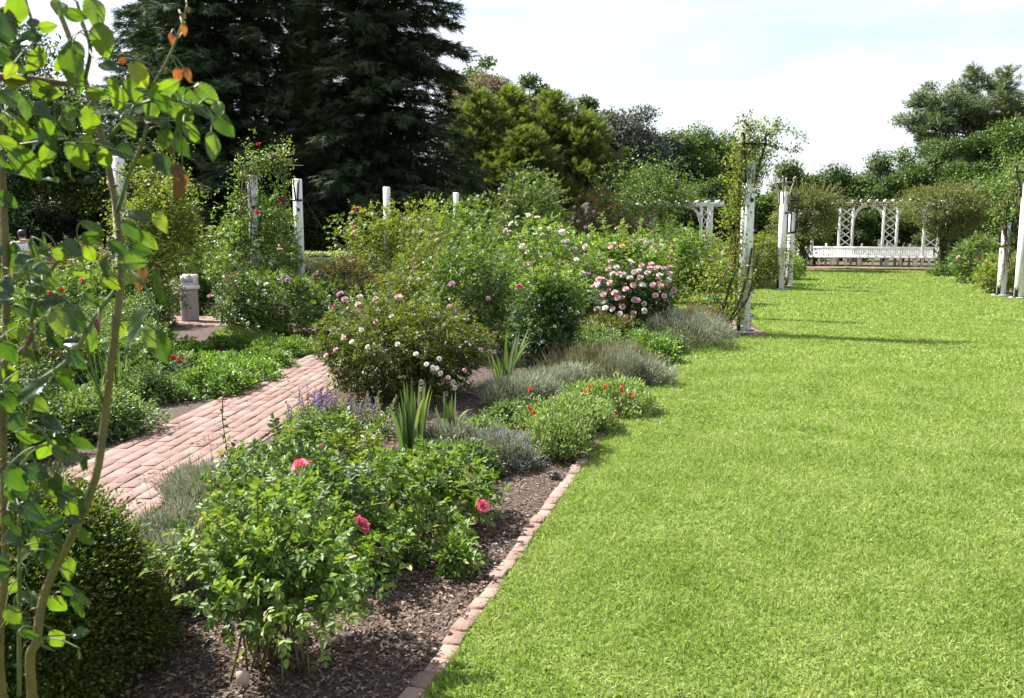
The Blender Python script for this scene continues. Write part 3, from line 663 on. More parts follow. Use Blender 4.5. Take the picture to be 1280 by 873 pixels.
# ================================================================== foreground climbing rose (near the lens)
def pxpts(l): return np.array([at(x, y, d) for x, y, d in l])
root = empty('climbing_rose', (-.72, 1.2, 0), 'tall climbing rose with large backlit leaves on thick bare canes, nearest plant', 'climbing rose')
O = np.array([-.72, 1.2, 0])
main = pxpts([(40, 870, 1.25), (46, 800, 1.25), (58, 735, 1.27), (95, 660, 1.28), (120, 595, 1.28), (130, 530, 1.3), (141, 440, 1.3), (151, 350, 1.32), (149, 290, 1.33), (138, 220, 1.35), (122, 150, 1.36), (106, 100, 1.38), (88, 50, 1.4), (62, -15, 1.42)])
main = np.vstack([[-.70, 1.18, 0], [-.73, 1.2, .35], main]) - O
canes = [(main_ := spline(main, 5), np.interp(np.linspace(0, 1, len(main_)), [0, .5, 1], [.0080, .0060, .0042]))]
left = np.vstack([[-.80, 1.3, 0], [-.81, 1.3, .4], pxpts([(4, 870, 1.33), (7, 700, 1.33), (3, 500, 1.33), (8, 400, 1.34), (4, 250, 1.35), (-8, 60, 1.36)])]) - O
canes.append((spline(left, 5), .0058))
def twig(l, r0, r1=None):
    q = spline(pxpts(l) - O, 5); return (q, np.linspace(r0, r1 or r0 * .6, len(q)))
brown = [twig([(-10, 96, 1.33), (30, 98, 1.35), (76, 104, 1.38), (104, 100, 1.38)], .0065, .005), twig([(5, 452, 1.33), (25, 441, 1.3), (36, 428, 1.28), (40, 412, 1.27)], .005, .003)]
twigs = [twig([(106, 100, 1.38), (113, 62, 1.36), (104, 30, 1.35), (96, 2, 1.34)], .0036), twig([(112, 60, 1.36), (118, 40, 1.35), (122, 20, 1.34)], .003),
         twig([(136, 172, 1.35), (150, 157, 1.33), (162, 146, 1.31), (168, 132, 1.3)], .0042), twig([(148, 262, 1.33), (158, 228, 1.32), (170, 198, 1.31), (182, 165, 1.3), (189, 115, 1.29), (206, 82, 1.28), (217, 58, 1.28), (227, 32, 1.28), (234, 6, 1.28)], .0036, .0013),
         twig([(-5, 186, 1.3), (45, 178, 1.31), (90, 174, 1.33), (140, 180, 1.35)], .0022), twig([(50, 476, 1.24), (86, 450, 1.26), (106, 420, 1.29), (122, 392, 1.3), (150, 355, 1.32)], .0042, .003),
         twig([(129, 505, 1.3), (114, 458, 1.29), (108, 424, 1.28)], .003), twig([(165, 150, 1.31), (200, 148, 1.28), (240, 150, 1.27)], .0022), twig([(168, 132, 1.3), (205, 124, 1.28), (245, 134, 1.27), (268, 150, 1.26)], .0022),
         twig([(148, 262, 1.33), (170, 268, 1.32), (200, 274, 1.31)], .0018), twig([(150, 330, 1.32), (175, 350, 1.3), (195, 390, 1.29), (198, 420, 1.28)], .0022),
         twig([(5, 540, 1.33), (40, 530, 1.28), (70, 560, 1.26), (86, 572, 1.25)], .0025), twig([(7, 690, 1.33), (30, 708, 1.3), (35, 720, 1.29)], .0030),
         twig([(24, 870, 1.3), (25, 640, 1.3), (30, 560, 1.3), (45, 470, 1.3), (40, 390, 1.3), (70, 330, 1.3), (100, 312, 1.3)], .0035, .002), twig([(60, 735, 1.27), (78, 690, 1.25), (90, 665, 1.25)], .002),
         twig([(30, 98, 1.35), (44, 50, 1.33), (32, 0, 1.32)], .0035), twig([(-4, 160, 1.3), (15, 130, 1.32), (30, 120, 1.34)], .004)]
for q_ in canes: tubes('main_cane', [q_], 'cane', root, 12)
for q_ in brown: tubes('old_branch', [q_], 'cane_brown', root, 8)
for q_ in twigs: tubes('twig', [q_], 'stem_green', root, 6)
STEMS = np.concatenate([q_[0] for q_ in canes + brown + twigs])
PET = []
# thorns on the canes
tp = []; 
for q, rr in canes:
    for i in range(6, len(q) - 2, 4):
        a = rng.uniform(0, 6.28); dv = np.array([math.cos(a), math.sin(a), .25]); b = q[i] + dv * .006; tp.append(([b, b + dv * .006, b + dv * .010 - [0, 0, .003]], [.003, .0016, .0003]))
tubes('thorn', tp, 'cane_brown', root, 5)['kind'] = 'stuff'
LV = '''90 82 65 100 d;119 15 42 80 b;128 50 42 75 b;95 19 32 10 b;30 50 42 150 d;59 34 22 0 b;135 82 27 5 d;141 107 20 80 b;166 113 36 75 b;123 117 32 -5 b;149 123 30 110 b;174 93 36 60 y;113 151 38 100 b;
133 141 32 -5 g;60 157 30 95 b;84 151 30 50 b;28 167 34 10 b;59 194 32 95 b;98 196 42 60 b;32 204 52 55 b;110 185 22 0 b;156 191 34 15 d;132 199 32 80 b;201 116 40 -10 b;199 153 36 10 g;219 136 36 70 b;237 126 42 30 d;
240 166 30 70 b;224 181 36 60 d;279 156 38 55 d;267 181 38 80 b;259 117 36 40 b;273 136 26 60 b;206 173 30 110 b;206 206 36 30 d;186 201 26 -20 b;161 156 30 60 b;239 108 26 -10 g;8 30 42 60 d;15 123 40 20 b;33 136 30 70 b;
60 115 32 0 b;83 131 26 10 g;52 112 36 20 b;8 178 26 30 b;184 118 30 20 g;190 135 34 80 b;212 108 30 -30 b;205 130 34 100 d;230 150 34 120 b;255 140 32 10 d;75 10 30 60 b;20 15 40 110 b;45 75 36 120 b;12 75 40 30 d;
117 284 32 20 g;115 297 32 -20 b;172 269 36 10 g;201 278 30 60 y;164 288 32 70 g;89 310 32 20 d;79 318 30 10 b;112 318 24 80 b;45 317 32 100 d;166 328 36 -10 b;199 361 52 65 d;138 353 28 60 b;162 348 22 30 b;112 375 26 40 d;
40 386 42 20 d;58 380 32 0 d;73 401 42 60 b;93 399 46 60 d;171 399 42 160 d;19 341 22 20 y;100 345 30 150 b;55 345 30 60 b;18 320 34 80 d;148 310 30 40 b;130 335 30 110 d;
165 421 42 120 d;201 434 46 70 d;188 423 30 40 b;73 408 26 30 b;113 425 30 70 b;38 490 46 150 d;82 467 26 0 b;83 480 30 40 b;58 469 26 0 d;24 531 36 60 d;65 528 32 20 g;83 566 40 20 d;58 564 36 120 b;33 561 42 60 d;
38 546 36 10 d;70 606 24 -10 b;14 470 34 80 b;48 505 30 30 b;20 600 40 60 d;45 590 34 20 d;75 624 26 20 b;64 655 36 150 d;105 672 30 60 d;27 695 42 150 d;85 711 34 80 b;72 756 34 60 b;97 756 36 80 d;104 750 24 30 b;71 799 32 80 b;
13 735 30 100 b;16 770 30 60 b;40 640 40 30 d;15 655 40 80 d;50 680 36 60 d;30 620 36 120 b;60 610 34 80 d;10 440 36 60 d;20 415 32 20 b;185 300 30 60 b;175 312 28 20 d;150 410 28 60 b;8 250 30 30 b;4 205 26 60 g;70 225 10 60 b;15 500 30 50 d;90 640 30 60 b'''
def big_leaf(r, px, py, Lp, ang, kind):
    d = r.uniform(1.22, 1.36); c = at(px, py, d) - O; L_ = Lp / FPX * d * .98
    a = R(ang + r.normal() * 8); x = np.array([math.cos(a), r.normal() * .25, -math.sin(a)])
    if kind in 'b y': n = np.array([.55 + r.normal() * .2, -.75, -.25 + r.normal() * .2])
    elif kind == 'g': n = np.array([-.35 + r.normal() * .15, -.40, .85])
    else: n = np.array([-.25 + r.normal() * .25, -.75, .45 + r.normal() * .2])
    x = unit(x); y = unit(np.cross(n, x)); n = np.cross(x, y); V = []; F = []; nu, nv = 21, 13
    droop = r.uniform(.10, .28); fold = r.uniform(.10, .34); wv = r.uniform(0, 6.28); wk = r.uniform(.54, .70)
    for i in range(nu):
        u = i / (nu - 1); w = wk * .5 * (math.sin(math.pi * min(1, u ** .80)) ** .75) * (1 if u < .97 else .25) if 0 < u < 1 else .012
        for j in range(nv):
            v = (j - 6) / 6; vein = -.014 * math.exp(-(v / .13) ** 2) + .011 * math.sin(2 * math.pi * (u * 6.5 - abs(v) * 1.5)) * min(1, abs(v) * 3) * (1 - u * .5); z = vein - droop * u * u + fold * abs(v) * w * (1.2 - v * v * .5) + .035 * math.sin(wv + 9 * u + 2.2 * v) * abs(v)
            ser = (.012 if i % 2 else -.012) * (abs(v) == 1) * (0 < u < 1)
            V.append(c + L_ * ((u - .5) * x + (v * w + np.sign(v) * ser) * y + z * n))
    base = c - L_ * .5 * x; k_ = np.argmin(np.linalg.norm(STEMS - base, axis=1)); s_ = STEMS[k_]
    if np.linalg.norm(s_ - base) < .13: PET.append((spline([s_, (s_ + base) / 2 - x * .006 + [0, 0, .004], base, base + x * L_ * .12 ], 3), .0011))
    for i in range(nu - 1):
        for j in range(nv - 1): b = i * nv + j; F.append((b, b + 1, b + nv + 1, b + nv))
    return np.array(V), np.array(F)
def leaf_set(name, lst, mat, seed, one=False):
    r = np.random.default_rng(seed); V = []; F = []; Rn = []; k = 0
    for px, py, L_, an, kd in lst:
        v, f = big_leaf(r, px, py, L_, an, kd); V.append(v); F.append(f + k); k += len(v)
        if one: 
            me = np_mesh(name, v, [f], np.full(len(v), r.random()), True); link(name, me, root, mat); continue
        Rn.append(np.full(len(v), np.clip(r.normal(.62 if kd == 'b' else .95 if kd == 'y' else .2, .15), 0, 1)))  # backlit leaves coloured lighter, shaded ones darker, on top of their tilt
    if one: return
    me = np_mesh(name, np.concatenate(V), [np.concatenate(F)], np.concatenate(Rn), True); return link(name, me, root, mat)
lst = [(float(a), float(b), float(c), float(d), e) for a, b, c, d, e in (s.split() for s in LV.replace('\n', '').split(';'))]
rr_ = np.random.default_rng(91)
for k in range(85):
    y_ = rr_.uniform(300, 830); x_ = rr_.uniform(-8, 70 if y_ < 380 else 105); lst.append((x_, y_, rr_.uniform(20, 34), rr_.uniform(-10, 130), 'ddddg'[rr_.integers(0, 5)]))
for k in range(30): lst.append((rr_.uniform(0, 110), rr_.uniform(10, 230), rr_.uniform(18, 32), rr_.uniform(0, 120), 'ddbgb'[rr_.integers(0, 5)]))
leaf_set('foliage', lst, 'climber', 5)
leaf_set('young_leaf', [(215, 48, 15, 90, 'b'), (230, 37, 15, 80, 'b'), (226, 42, 13, 120, 'g'), (235, 12, 10, 70, 'b'), (229, 20, 10, 30, 'g'), (234, 93, 20, 60, 'b'), (222, 94, 18, 90, 'b'), (152, 76, 14, 160, 'b')], 'young_red', 8, True)
leaf_set('withered_leaf', [(176, 346, 34, 80, 'b'), (226, 232, 38, 88, 'b'), (222, 215, 24, 60, 'd'), (122, 405, 26, 95, 'd'), (212, 188, 16, 60, 'd')], 'dry_leaf', 9, True)
tubes('leaf_stalk', PET, 'stem_green', root, 5)['kind'] = 'stuff'

# ================================================================== near shrubs and the front bed
bush('box', -140, 172, 628, 2.92, 'dense clipped boxwood mound in the near corner behind the climbing canes', 'boxwood_shrub', 'boxwood', lump=.06, shoots=0, stems=3, dens=2.6, hollow=.84, ry=.5, dome=True)
bush('bright', 226, 466, 622, 2.98, 'nearest rose bush with bare green canes rising from mulch', 'rose_bush', 'rose bush', 'rose bushes in the garden beds', lump=.3, shoots=30, stems=34, legs=.24, dens=.78, hollow=.2, leafk=.70, blooms=[(450, 663, 'hot_pink', .075)], ry=.36)
bush('rose', 290, 485, 562, 3.95, 'low leafy rose bush with one open deep pink rose and buds', 'rose_bush', 'rose bush', 'rose bushes in the garden beds', leafk=.85, lump=.25, shoots=14, dens=.75, legs=.1, stems=12,
     blooms=[(376, 588, 'hot_pink', .08), (389, 583, 'hot_pink', .04, 'bud'), (382, 599, 'hot_pink', .035, 'bud'), (402, 562, 'hot_pink', .04, 'bud')])
bush('bright', 430, 622, 576, 4.45, 'bright green rose bush by the mulch with one pink rose at its right side', 'rose_bush', 'rose bush', 'rose bushes in the garden beds', leafk=.85, lump=.28, shoots=16, dens=.85, stems=10, blooms=[(603, 637, 'hot_pink', .075), (598, 630, 'hot_pink', .04, 'bud')])
bush('rose', 258, 395, 575, 4.6, 'rose bush with reddish young leaves beside the brick path', 'rose_bush', 'rose bush', 'rose bushes in the garden beds', leafk=.85, lump=.3, shoots=18, dens=.6, stems=9)
bush('yellow', 395, 492, 552, 5.4, 'yellow green rose bush in front of the tall iris clump', 'rose_bush', 'rose bush', 'rose bushes in the garden beds', lump=.3, shoots=18, dens=.6, stems=9)
bush('rose', 345, 465, 528, 5.9, 'dark green rose bush below the purple salvia spikes', 'rose_bush', 'rose bush', 'rose bushes in the garden beds', leafk=.85, lump=.3, shoots=12, dens=.7, bcol='red', blooms=[(444, 525, 'peach', .05, 'bud')])
bush('bright', 553, 592, 683, 3.85, 'tiny rose seedling alone on the mulch', 'rose_seedling', 'seedling', lump=.3, shoots=0, dens=.45, stems=2, ry=.07, leafk=.7)
for px0, px1, yt, Y, lb in ((158, 268, 640, 3.95, 'silver grey lavender mound beside the boxwood'), (158, 255, 672, 3.5, 'silver lavender mound beneath the nearest rose bush leaves'),
                            (208, 345, 590, 4.85, 'wide silver lavender mound spilling over the brick path edge')):
    rt, c, rad, r = bush('grey', px0, px1, yt, Y, lb, 'lavender_plant', 'lavender', 'silver lavender mounds', dome=True, lump=.2, shoots=0, stems=3, dens=1.5, hollow=.5)
    st = []; tips = []
    for i in range(26):
        d = unit(r.normal(size=3) * [1, 1, .5] + [-.4, .1, .9]); b = c + d * rad * .9; e = b + d * [1, 1, .8] * r.uniform(.10, .24) + [0, 0, .06]
        st.append(([b, (b + e) / 2 + [0, 0, .01], e], [.0014, .0012, .0009])); tips += [e + r.normal(size=3) * .012 for _ in range(8)]
    tubes('flower_stalk', st, 'cane_brown', rt, 3)
    tips = np.array(tips); n = len(tips); cards('dry_flower', T_DIA, tips, r.normal(size=(n, 3)) + [0, 0, .6], r.normal(size=(n, 3)), .012, .006, r.random(n), 'straw', rt)['kind'] = 'stuff'
bush('bright', 415, 520, 640, 3.85, 'low leafy rose bush between the nearest one and the mulch', 'rose_bush', 'rose bush', 'rose bushes in the garden beds', lump=.3, shoots=12, dens=.7, leafk=.85, stems=9)
# thin sapling shoot in front of the path
p = ground(285, 622); root = empty('sapling', p, 'thin single rose shoot standing up before the brick path', 'sapling')
s = spline([(0, 0, 0), (.01, 0, .25), (-.015, .01, .5), (.0, 0, .68)], 5); tubes('stem', [(s, .0035)], 'cane', root, 5)
q = np.repeat(s[3:], 3, 0); n = len(q); r = np.random.default_rng(77); cards('foliage', T_LEAF, q, r.normal(size=(n, 3)) * [1, 1, .4], np.array([0, 0, 1.]) + r.normal(size=(n, 3)) * .4, r.uniform(.025, .045, n), .022, r.random(n), 'rose_red', root)

def spikes(px0, px1, ytop, Y, label, n, col, h, name='salvia', cat='salvia', base='mound_pale', ns=14):
    r = np.random.default_rng(int(px0 * 7 + Y)); x0 = at(px0, 300, Y)[0]; x1 = at(px1, 300, Y)[0]; X = (x0 + x1) / 2; w = (x1 - x0) / 2
    root = empty(name, (X, Y, 0), label, cat, 'spiky flower clumps'); top = at((px0 + px1) / 2, ytop, Y)[2]
    st = []; fp = []; fd = []
    for i in range(n):
        b = np.array([r.uniform(-w, w) * .8, r.normal() * w * .5, 0]); hh = top * r.uniform(.75, 1.08); e = b + [r.normal() * .06, r.normal() * .06, hh]; m = (b + e) / 2 + [r.normal() * .01, 0, 0]
        st.append(([b, m, e], [.003, .0025, .0018])); t = np.linspace(1 - h / hh, 1, ns)
        for tt in t:
            for k in range(3): fp.append(b + (e - b) * tt + r.normal(size=3) * .004); fd.append(unit(r.normal(size=3)) + [0, 0, .35])
    tubes('stem', st, 'stem_green', root, 4)
    cols = col if isinstance(col, tuple) else (col,); q = ns * 3; fp = np.array(fp); fd = np.array(fd)
    for i in range(n): cards('flower_spike', T_DIA, fp[i * q:i * q + q], fd[i * q:i * q + q], r.normal(size=(q, 3)), .02, .011, r.random(q), cols[i * len(cols) // n], root)
    m = int(1500 * w * 2); P = np.stack([r.uniform(-w, w, m), r.normal(size=m) * w * .5, r.random(m) * top * .62], -1)
    cards('foliage', T_DIA, P, r.normal(size=(m, 3)) + [0, 0, .6], r.normal(size=(m, 3)) + [0, 0, 1], .04, .014, r.random(m), base, root)
spikes(352, 425, 488, 6.7, 'purple salvia spikes leaning over the brick path', 26, ('violet', 'straw', 'violet'), .15)
spikes(410, 485, 497, 6.6, 'brown seeding salvia spikes with a few violet tips before the white rose mound', 44, ('tan', 'tan', 'tan', 'violet'), .22)
def iris(px, pyb, ytop, label, n=14, spread=.12, lean=.22, w=.036):
    p = ground(px, pyb); Y = p[1]; r = np.random.default_rng(int(px)); H = at(px, ytop, Y)[2] * 1.12; root = empty('iris_plant', p, label, 'iris', 'sword leaved iris clumps')
    V = []; F = []; Rn = []; k = 0
    for i in range(n):
        a = r.uniform(0, 6.28); b = np.array([math.cos(a), math.sin(a), 0]) * spread * r.uniform(.1, .7); h = H * r.uniform(.55, 1.05); l = lean * r.uniform(.2, 1.5)
        d = unit(np.array([math.cos(a), math.sin(a) * .7, 0]) + r.normal(size=3) * [.3, .3, 0]); s = unit(np.cross(d, [0, 0, 1]) + r.normal(size=3) * [.6, .6, 0]); bend = r.uniform(0, .25) if r.random() < .85 else .9; q = r.random()
        for t in np.linspace(0, 1, 8):
            c = b + d * h * l * (t + bend * t ** 3) + np.array([0, 0, h * (t - .35 * bend * l * 3 * t ** 4)]); ww = w * (1 - t ** 2.5) * (.8 + .4 * t) * .5 + .0008; V += [c - s * ww, c + d * ww * .25, c + s * ww]; Rn += [q] * 3
        for j in range(7):
            for z in range(2): bb = k + j * 3 + z; F.append((bb, bb + 1, bb + 4, bb + 3))
        k += 24
    me = np_mesh('leaf_fan', np.array(V), [np.array(F)], np.array(Rn), True); link('leaf_fan', me, root, 'iris')
iris(514, 570, 478, 'tall upright iris clump before the white flowered mound', 30, .12, .13)
iris(562, 552, 498, 'smaller iris clump right of the tallest one', 22, .13, .2)
iris(630, 478, 418, 'broad bluish iris clump between two green shrubs', 24, .16, .3, .05)
iris(145, 498, 440, 'pale iris clump left of the brick path', 30, .25, .2)
iris(118, 500, 452, 'slanting iris clump behind the climbing canes', 9, .12, .5)
for px0, px1, yt, Y, lb in ((528, 600, 538, 6.1, 'pale blue flowered catmint in front of the small iris'), (580, 684, 544, 5.8, 'blue grey catmint at the mulch edge near the sprinkler'), (538, 625, 556, 5.5, 'green catmint behind the bright rose bush')):
    rt, c, rad, r = bush('catmint' if px0 != 538 else 'pale', px0, px1, yt, Y, lb, 'catmint_plant', 'catmint', 'catmint clumps', dome=True, lump=.4, shoots=0, stems=3, dens=1.4, hollow=.4)
    d = unit(r.normal(size=(260, 3)) * [1, 1, .6] + [0, 0, .5]); d[:, 2] = abs(d[:, 2]); P = c + d * rad * r.uniform(.95, 1.15, (260, 1)); P = np.repeat(P, 4, 0) + r.normal(size=(1040, 3)) * .008
    cards('flower_spike', T_DIA, P, r.normal(size=P.shape) + [0, 0, .5], r.normal(size=P.shape), .014, .007, r.random(len(P)), 'bluish', rt)['kind'] = 'stuff'
bush('pale', 600, 668, 502, 7.0, 'pale green leaved mound between the catmint and red flowers', 'lavender_plant', 'lavender', 'silver lavender mounds', dome=True, lump=.4, shoots=0, hollow=.4)
bush('mound', 555, 640, 530, 6.5, 'leafy green perennial among the blue catmint', 'perennial_plant', 'perennial', lump=.3, shoots=10, dens=.6)
FR = 'rose bushes in the garden beds'
bush('olive', 400, 607, 386, 8.2, 'large olive green rose mound dotted with small white roses', 'rose_bush', 'rose bush', FR, lump=.12, shoots=26, dens=1.15, stems=8, bcol='white', bsize=.052,
     blooms=[(497, 433), (549, 451), (546, 463), (533, 458), (541, 462), (551, 469), (526, 480), (527, 489), (566, 480), (568, 487), (557, 494, 'pale_pink'), (490, 398), (430, 425, 'pale_pink'), (440, 430), (420, 440, 'pale_pink'), (452, 415, 'white'), (470, 405, 'pale_pink'), (408, 447, 'pale_pink'), (600, 440, 'pale_pink'), (580, 466, 'pale_pink'), (560, 475, 'pale_pink'), (520, 445), (460, 436)])
bush('rose', 527, 640, 300, 10.9, 'tall dark green rose bush left of the columnar shrub', 'rose_bush', 'rose bush', FR, lump=.18, shoots=22, blooms=[(565, 357, 'mauve', .085), (562, 385, 'pale_pink', .07), (572, 390, 'pale_pink', .07), (546, 302, 'pale_pink', .06), (610, 375, 'pale_pink', .06)], ry=.55)
bush('dark', 643, 723, 345, 9.9, 'narrow upright dark green shrub with a single magenta rose', 'rose_bush', 'rose bush', FR, lump=.1, shoots=10, dens=1.3, blooms=[(649, 361, 'magenta', .085)], ry=.4)
bush('yellow', 655, 715, 340, 9.95, 'sunlit yellow green rose shoots above the columnar shrub', 'rose_bush', 'rose bush', FR, lump=.3, shoots=14, dens=.4, zbase=.55, stems=3)
PK = [(x / 3.36 + 540, y / 3.36 + 180) for x, y in ((742, 534), (775, 525), (785, 552), (752, 502), (700, 575), (698, 597), (748, 590), (768, 632), (780, 652), (728, 695), (760, 700), (800, 690), (814, 617), (832, 570), (850, 545), (874, 568), (880, 518), (905, 548), (920, 512), (928, 600), (940, 530), (955, 558), (975, 530), (1000, 525), (998, 552), (992, 578), (938, 643), (973, 645), (862, 664), (890, 707), (845, 718), (838, 757), (815, 735), (790, 720), (1015, 620), (738, 748), (720, 640), (868, 540), (915, 530), (850, 660), (960, 605), (885, 600), (845, 600))]
bush('dark', 737, 845, 333, 12.7, 'dense rose bush covered in pale pink blooms near the lawn', 'rose_bush', 'rose bush', FR, lump=.15, shoots=12, dens=1.2, bcol=['pale_pink', 'white', 'pale_pink'], nb=26, bsize=.10, blooms=[(x, y, ('pale_pink', 'white', 'pale_pink', 'pale_pink')[i % 4]) for i, (x, y) in enumerate(PK)], ry=.6)
bush('grey', 800, 914, 388, 12.0, 'silver lavender mound with brown seed heads near the vine wrapped post', 'lavender_plant', 'lavender', 'silver lavender mounds', dome=True, lump=.15, shoots=0, dens=1.6)
bush('russet', 838, 905, 384, 13.1, 'reddish brown dried lavender behind the silver mound', 'lavender_plant', 'lavender', 'silver lavender mounds', dome=True, lump=.15, shoots=0, dens=1.3)
for a_ in ((600, 700, 474, 7.9, 'grey', 'grey green lavender mound below the bluish iris'), (660, 745, 462, 8.7, 'grey', 'feathery grey mound behind the red flowered ground cover'), (690, 800, 442, 9.4, 'tan', 'feathery tan seed heads in the middle of the front border'), (750, 836, 446, 9.0, 'grey', 'silver mound along the lawn edge behind the red flowers'), (750, 822, 435, 9.9, 'tan', 'tan feathery mound below the green currant like shrub')):
    bush(a_[4], a_[0], a_[1], a_[2], a_[3], a_[5], 'lavender_plant', 'lavender', 'silver lavender mounds', dome=True, lump=.42, shoots=0, dens=1.5, hollow=.4)
bush('lime', 645, 770, 494, 6.75, 'bright lime green ground cover with scattered red flowers by the brick edging', 'ground_cover_plant', 'perennial', dome=True, lump=.2, shoots=8, dens=1.25, bcol='red', bsize=.045, bkind='semi', blooms=[(663, 490), (662, 514), (668, 520), (672, 538), (735, 560)], hollow=.4)
bush('lime', 700, 815, 479, 7.5, 'lime green mound with red flowers overhanging the lawn', 'ground_cover_plant', 'perennial', dome=True, lump=.2, shoots=8, dens=1.25, bcol='red', bsize=.045, bkind='semi', blooms=[(757, 486), (738, 486), (733, 494), (777, 484), (788, 496), (769, 524), (770, 521), (776, 490)], hollow=.4)
bush('lime', 655, 748, 524, 5.95, 'lime green trailing front of the ground cover over the last bricks', 'ground_cover_plant', 'perennial', dome=True, lump=.3, shoots=8, dens=1.0, hollow=.4)
bush('lime', 655, 742, 512, 6.2, 'lime green edge of ground cover nearest the sprinkler', 'ground_cover_plant', 'perennial', dome=True, lump=.25, shoots=8, dens=1.1, hollow=.4)
bush('pale', 805, 860, 418, 11.2, 'pale leafy fringe on the lawn edge before the silver mound', 'ground_cover_plant', 'perennial', dome=True, lump=.3, shoots=6)
bush('pale', 712, 775, 405, 11.2, 'pale green leafy ground cover under the pink rose bush', 'ground_cover_plant', 'perennial', dome=True, lump=.25, shoots=6)
bush('mound', 776, 846, 420, 10.5, 'bright leafy green shrub at the bend of the lawn edge', 'ground_cover_plant', 'perennial', dome=True, lump=.3, shoots=10)
bush('pale', 715, 790, 425, 10.2, 'low pale perennial between columnar shrub and tan seed heads', 'ground_cover_plant', 'perennial', dome=True, lump=.25, shoots=6)
bush('grey', 596, 640, 482, 8.3, 'dusky lavender behind the bluish iris leaves', 'lavender_plant', 'lavender', 'silver lavender mounds', dome=True, lump=.2, shoots=0)

# ------------------------------------------------------------------ left of the path
for a_ in ((208, 318, 462, 8.4, 'bright green geranium mound on the left path edge near the red roses'), (242, 345, 450, 9.2, 'green geranium mound between two brighter ones by the path'), (280, 372, 440, 10.1, 'pale green geranium mound half way along the left path edge'), (312, 406, 426, 11.2, 'long green geranium mound where the path narrows'), (222, 300, 442, 10.3, 'green geranium mound behind those on the path edge'), (260, 350, 420, 12.0, 'green geranium mound below the glossy pink flowered rose')):
    bush('mound', *a_, 'geranium_plant', 'geranium', 'low leafy mounds beside the path', dome=True, lump=.22, shoots=4, dens=1.1, stems=2)
bush('mound', 205, 262, 425, 11.4, 'low green mound in front of the white litter bin', 'geranium_plant', 'geranium', 'low leafy mounds beside the path', dome=True, lump=.3, shoots=4)
bush('pale', 160, 225, 462, 8.0, 'pale leafy mound beside the two red roses', 'geranium_plant', 'geranium', 'low leafy mounds beside the path', dome=True, lump=.3, shoots=4)
bush('pale', 40, 178, 486, 6.6, 'pale leaved low mound beside the near end of the path', 'geranium_plant', 'geranium', 'low leafy mounds beside the path', dome=True, lump=.2, shoots=4, dens=1.2)
bush('lime', 262, 335, 408, 13.0, 'yellow green mound before the white litter bin', 'geranium_plant', 'geranium', 'low leafy mounds beside the path', dome=True, lump=.2, shoots=0)
bush('olive', 170, 218, 405, 11.6, 'small dark bush behind the geranium mounds', 'rose_bush', 'rose bush', FR, lump=.25, shoots=8, dens=.8)
bush('rose', 190, 250, 445, 9.4, 'sparse rose bush carrying a pair of red roses over mulch', 'rose_bush', 'rose bush', FR, lump=.3, shoots=4, dens=.35, bcol='red', blooms=[(217, 450, 'red', .07), (224, 453, 'red', .06)])
bush('yellow', 125, 165, 525, 7.0, 'little yellow green seedling at the left path edge', 'seedling', 'seedling', lump=.3, shoots=3, dens=.6)
bush('rose', 268, 400, 341, 13.3, 'broad glossy rose bush with a few pink blooms left of the path', 'rose_bush', 'rose bush', FR, lump=.2, shoots=24, dens=1.2, bcol='pale_pink', bsize=.09, blooms=[(350, 314, 'pale_pink', .1), (295, 346, 'hot_pink', .08), (283, 348, 'hot_pink', .07), (359, 352, 'mauve', .09), (333, 357, 'white', .08), (281, 374, 'pale_pink', .1), (262, 372, 'pale_pink', .08)], ry=.8)
bush('rose', 268, 372, 245, 16.4, 'dark leafy base of the climbing rose on its white post', 'climbing_rose', 'climbing rose', 'climbing roses on posts', lump=.25, shoots=22, dens=1.1, bcol='red', blooms=[(350, 252, 'red', .16), (322, 268, 'red', .12), (323, 182, 'red', .1)], ry=.8)
bush('yellow', 162, 262, 238, 12.3, 'tall airy yellow green rose bush around the leftmost white post', 'rose_bush', 'rose bush', FR, lump=.3, shoots=30, dens=.7, ry=.6, zbase=1.05, stems=4)
bush('rose', 148, 212, 335, 12.0, 'green rose bush left of the white litter bin', 'rose_bush', 'rose bush', FR, lump=.25, shoots=10)
bush('rose', 215, 275, 320, 17.0, 'dark green rose bush behind the white litter bin', 'rose_bush', 'rose bush', FR, lump=.25, shoots=14)
MX = ['hot_pink', 'red', 'pale_pink']
bush('rose', 60, 175, 330, 11.8, 'wide rose bush with red and pink blooms behind the climbing canes', 'rose_bush', 'rose bush', FR, lump=.25, shoots=22, nb=9, bcol=['red', 'hot_pink'], bsize=.07)
bush('rose', -20, 85, 335, 13.6, 'rose bush at the left picture edge with orange and pink blooms', 'rose_bush', 'rose bush', FR, lump=.25, shoots=22, nb=9, bcol=['peach', 'hot_pink', 'hot_pink'], bsize=.08)
bush('red', 52, 150, 302, 16.8, 'bush of bright pink roses near the person', 'rose_bush', 'rose bush', FR, lump=.25, shoots=16, nb=12, bcol='hot_pink', bsize=.11)
bush('pale', 70, 200, 395, 9.7, 'glinting small leaved rose bush in the left bed', 'rose_bush', 'rose bush', FR, lump=.3, shoots=12, dens=.6)
bush('rose', -30, 80, 395, 9.2, 'leafy rose bush in the left bed at the picture edge', 'rose_bush', 'rose bush', FR, lump=.3, shoots=14, dens=.7)
bush('pale', -30, 60, 450, 6.6, 'pale leaved shrub behind the left cane', 'shrub', 'shrub', lump=.25, shoots=10, dens=.8)
bush('hedge', -60, 22, 286, 23.0, 'rounded green hedge shrub behind the person', 'shrub', 'shrub', lump=.15, shoots=8)
bush('red', 140, 220, 340, 14.6, 'reddish rose bush behind the yellow green one', 'rose_bush', 'rose bush', FR, lump=.25, shoots=14, nb=4, bcol='red', bsize=.08)
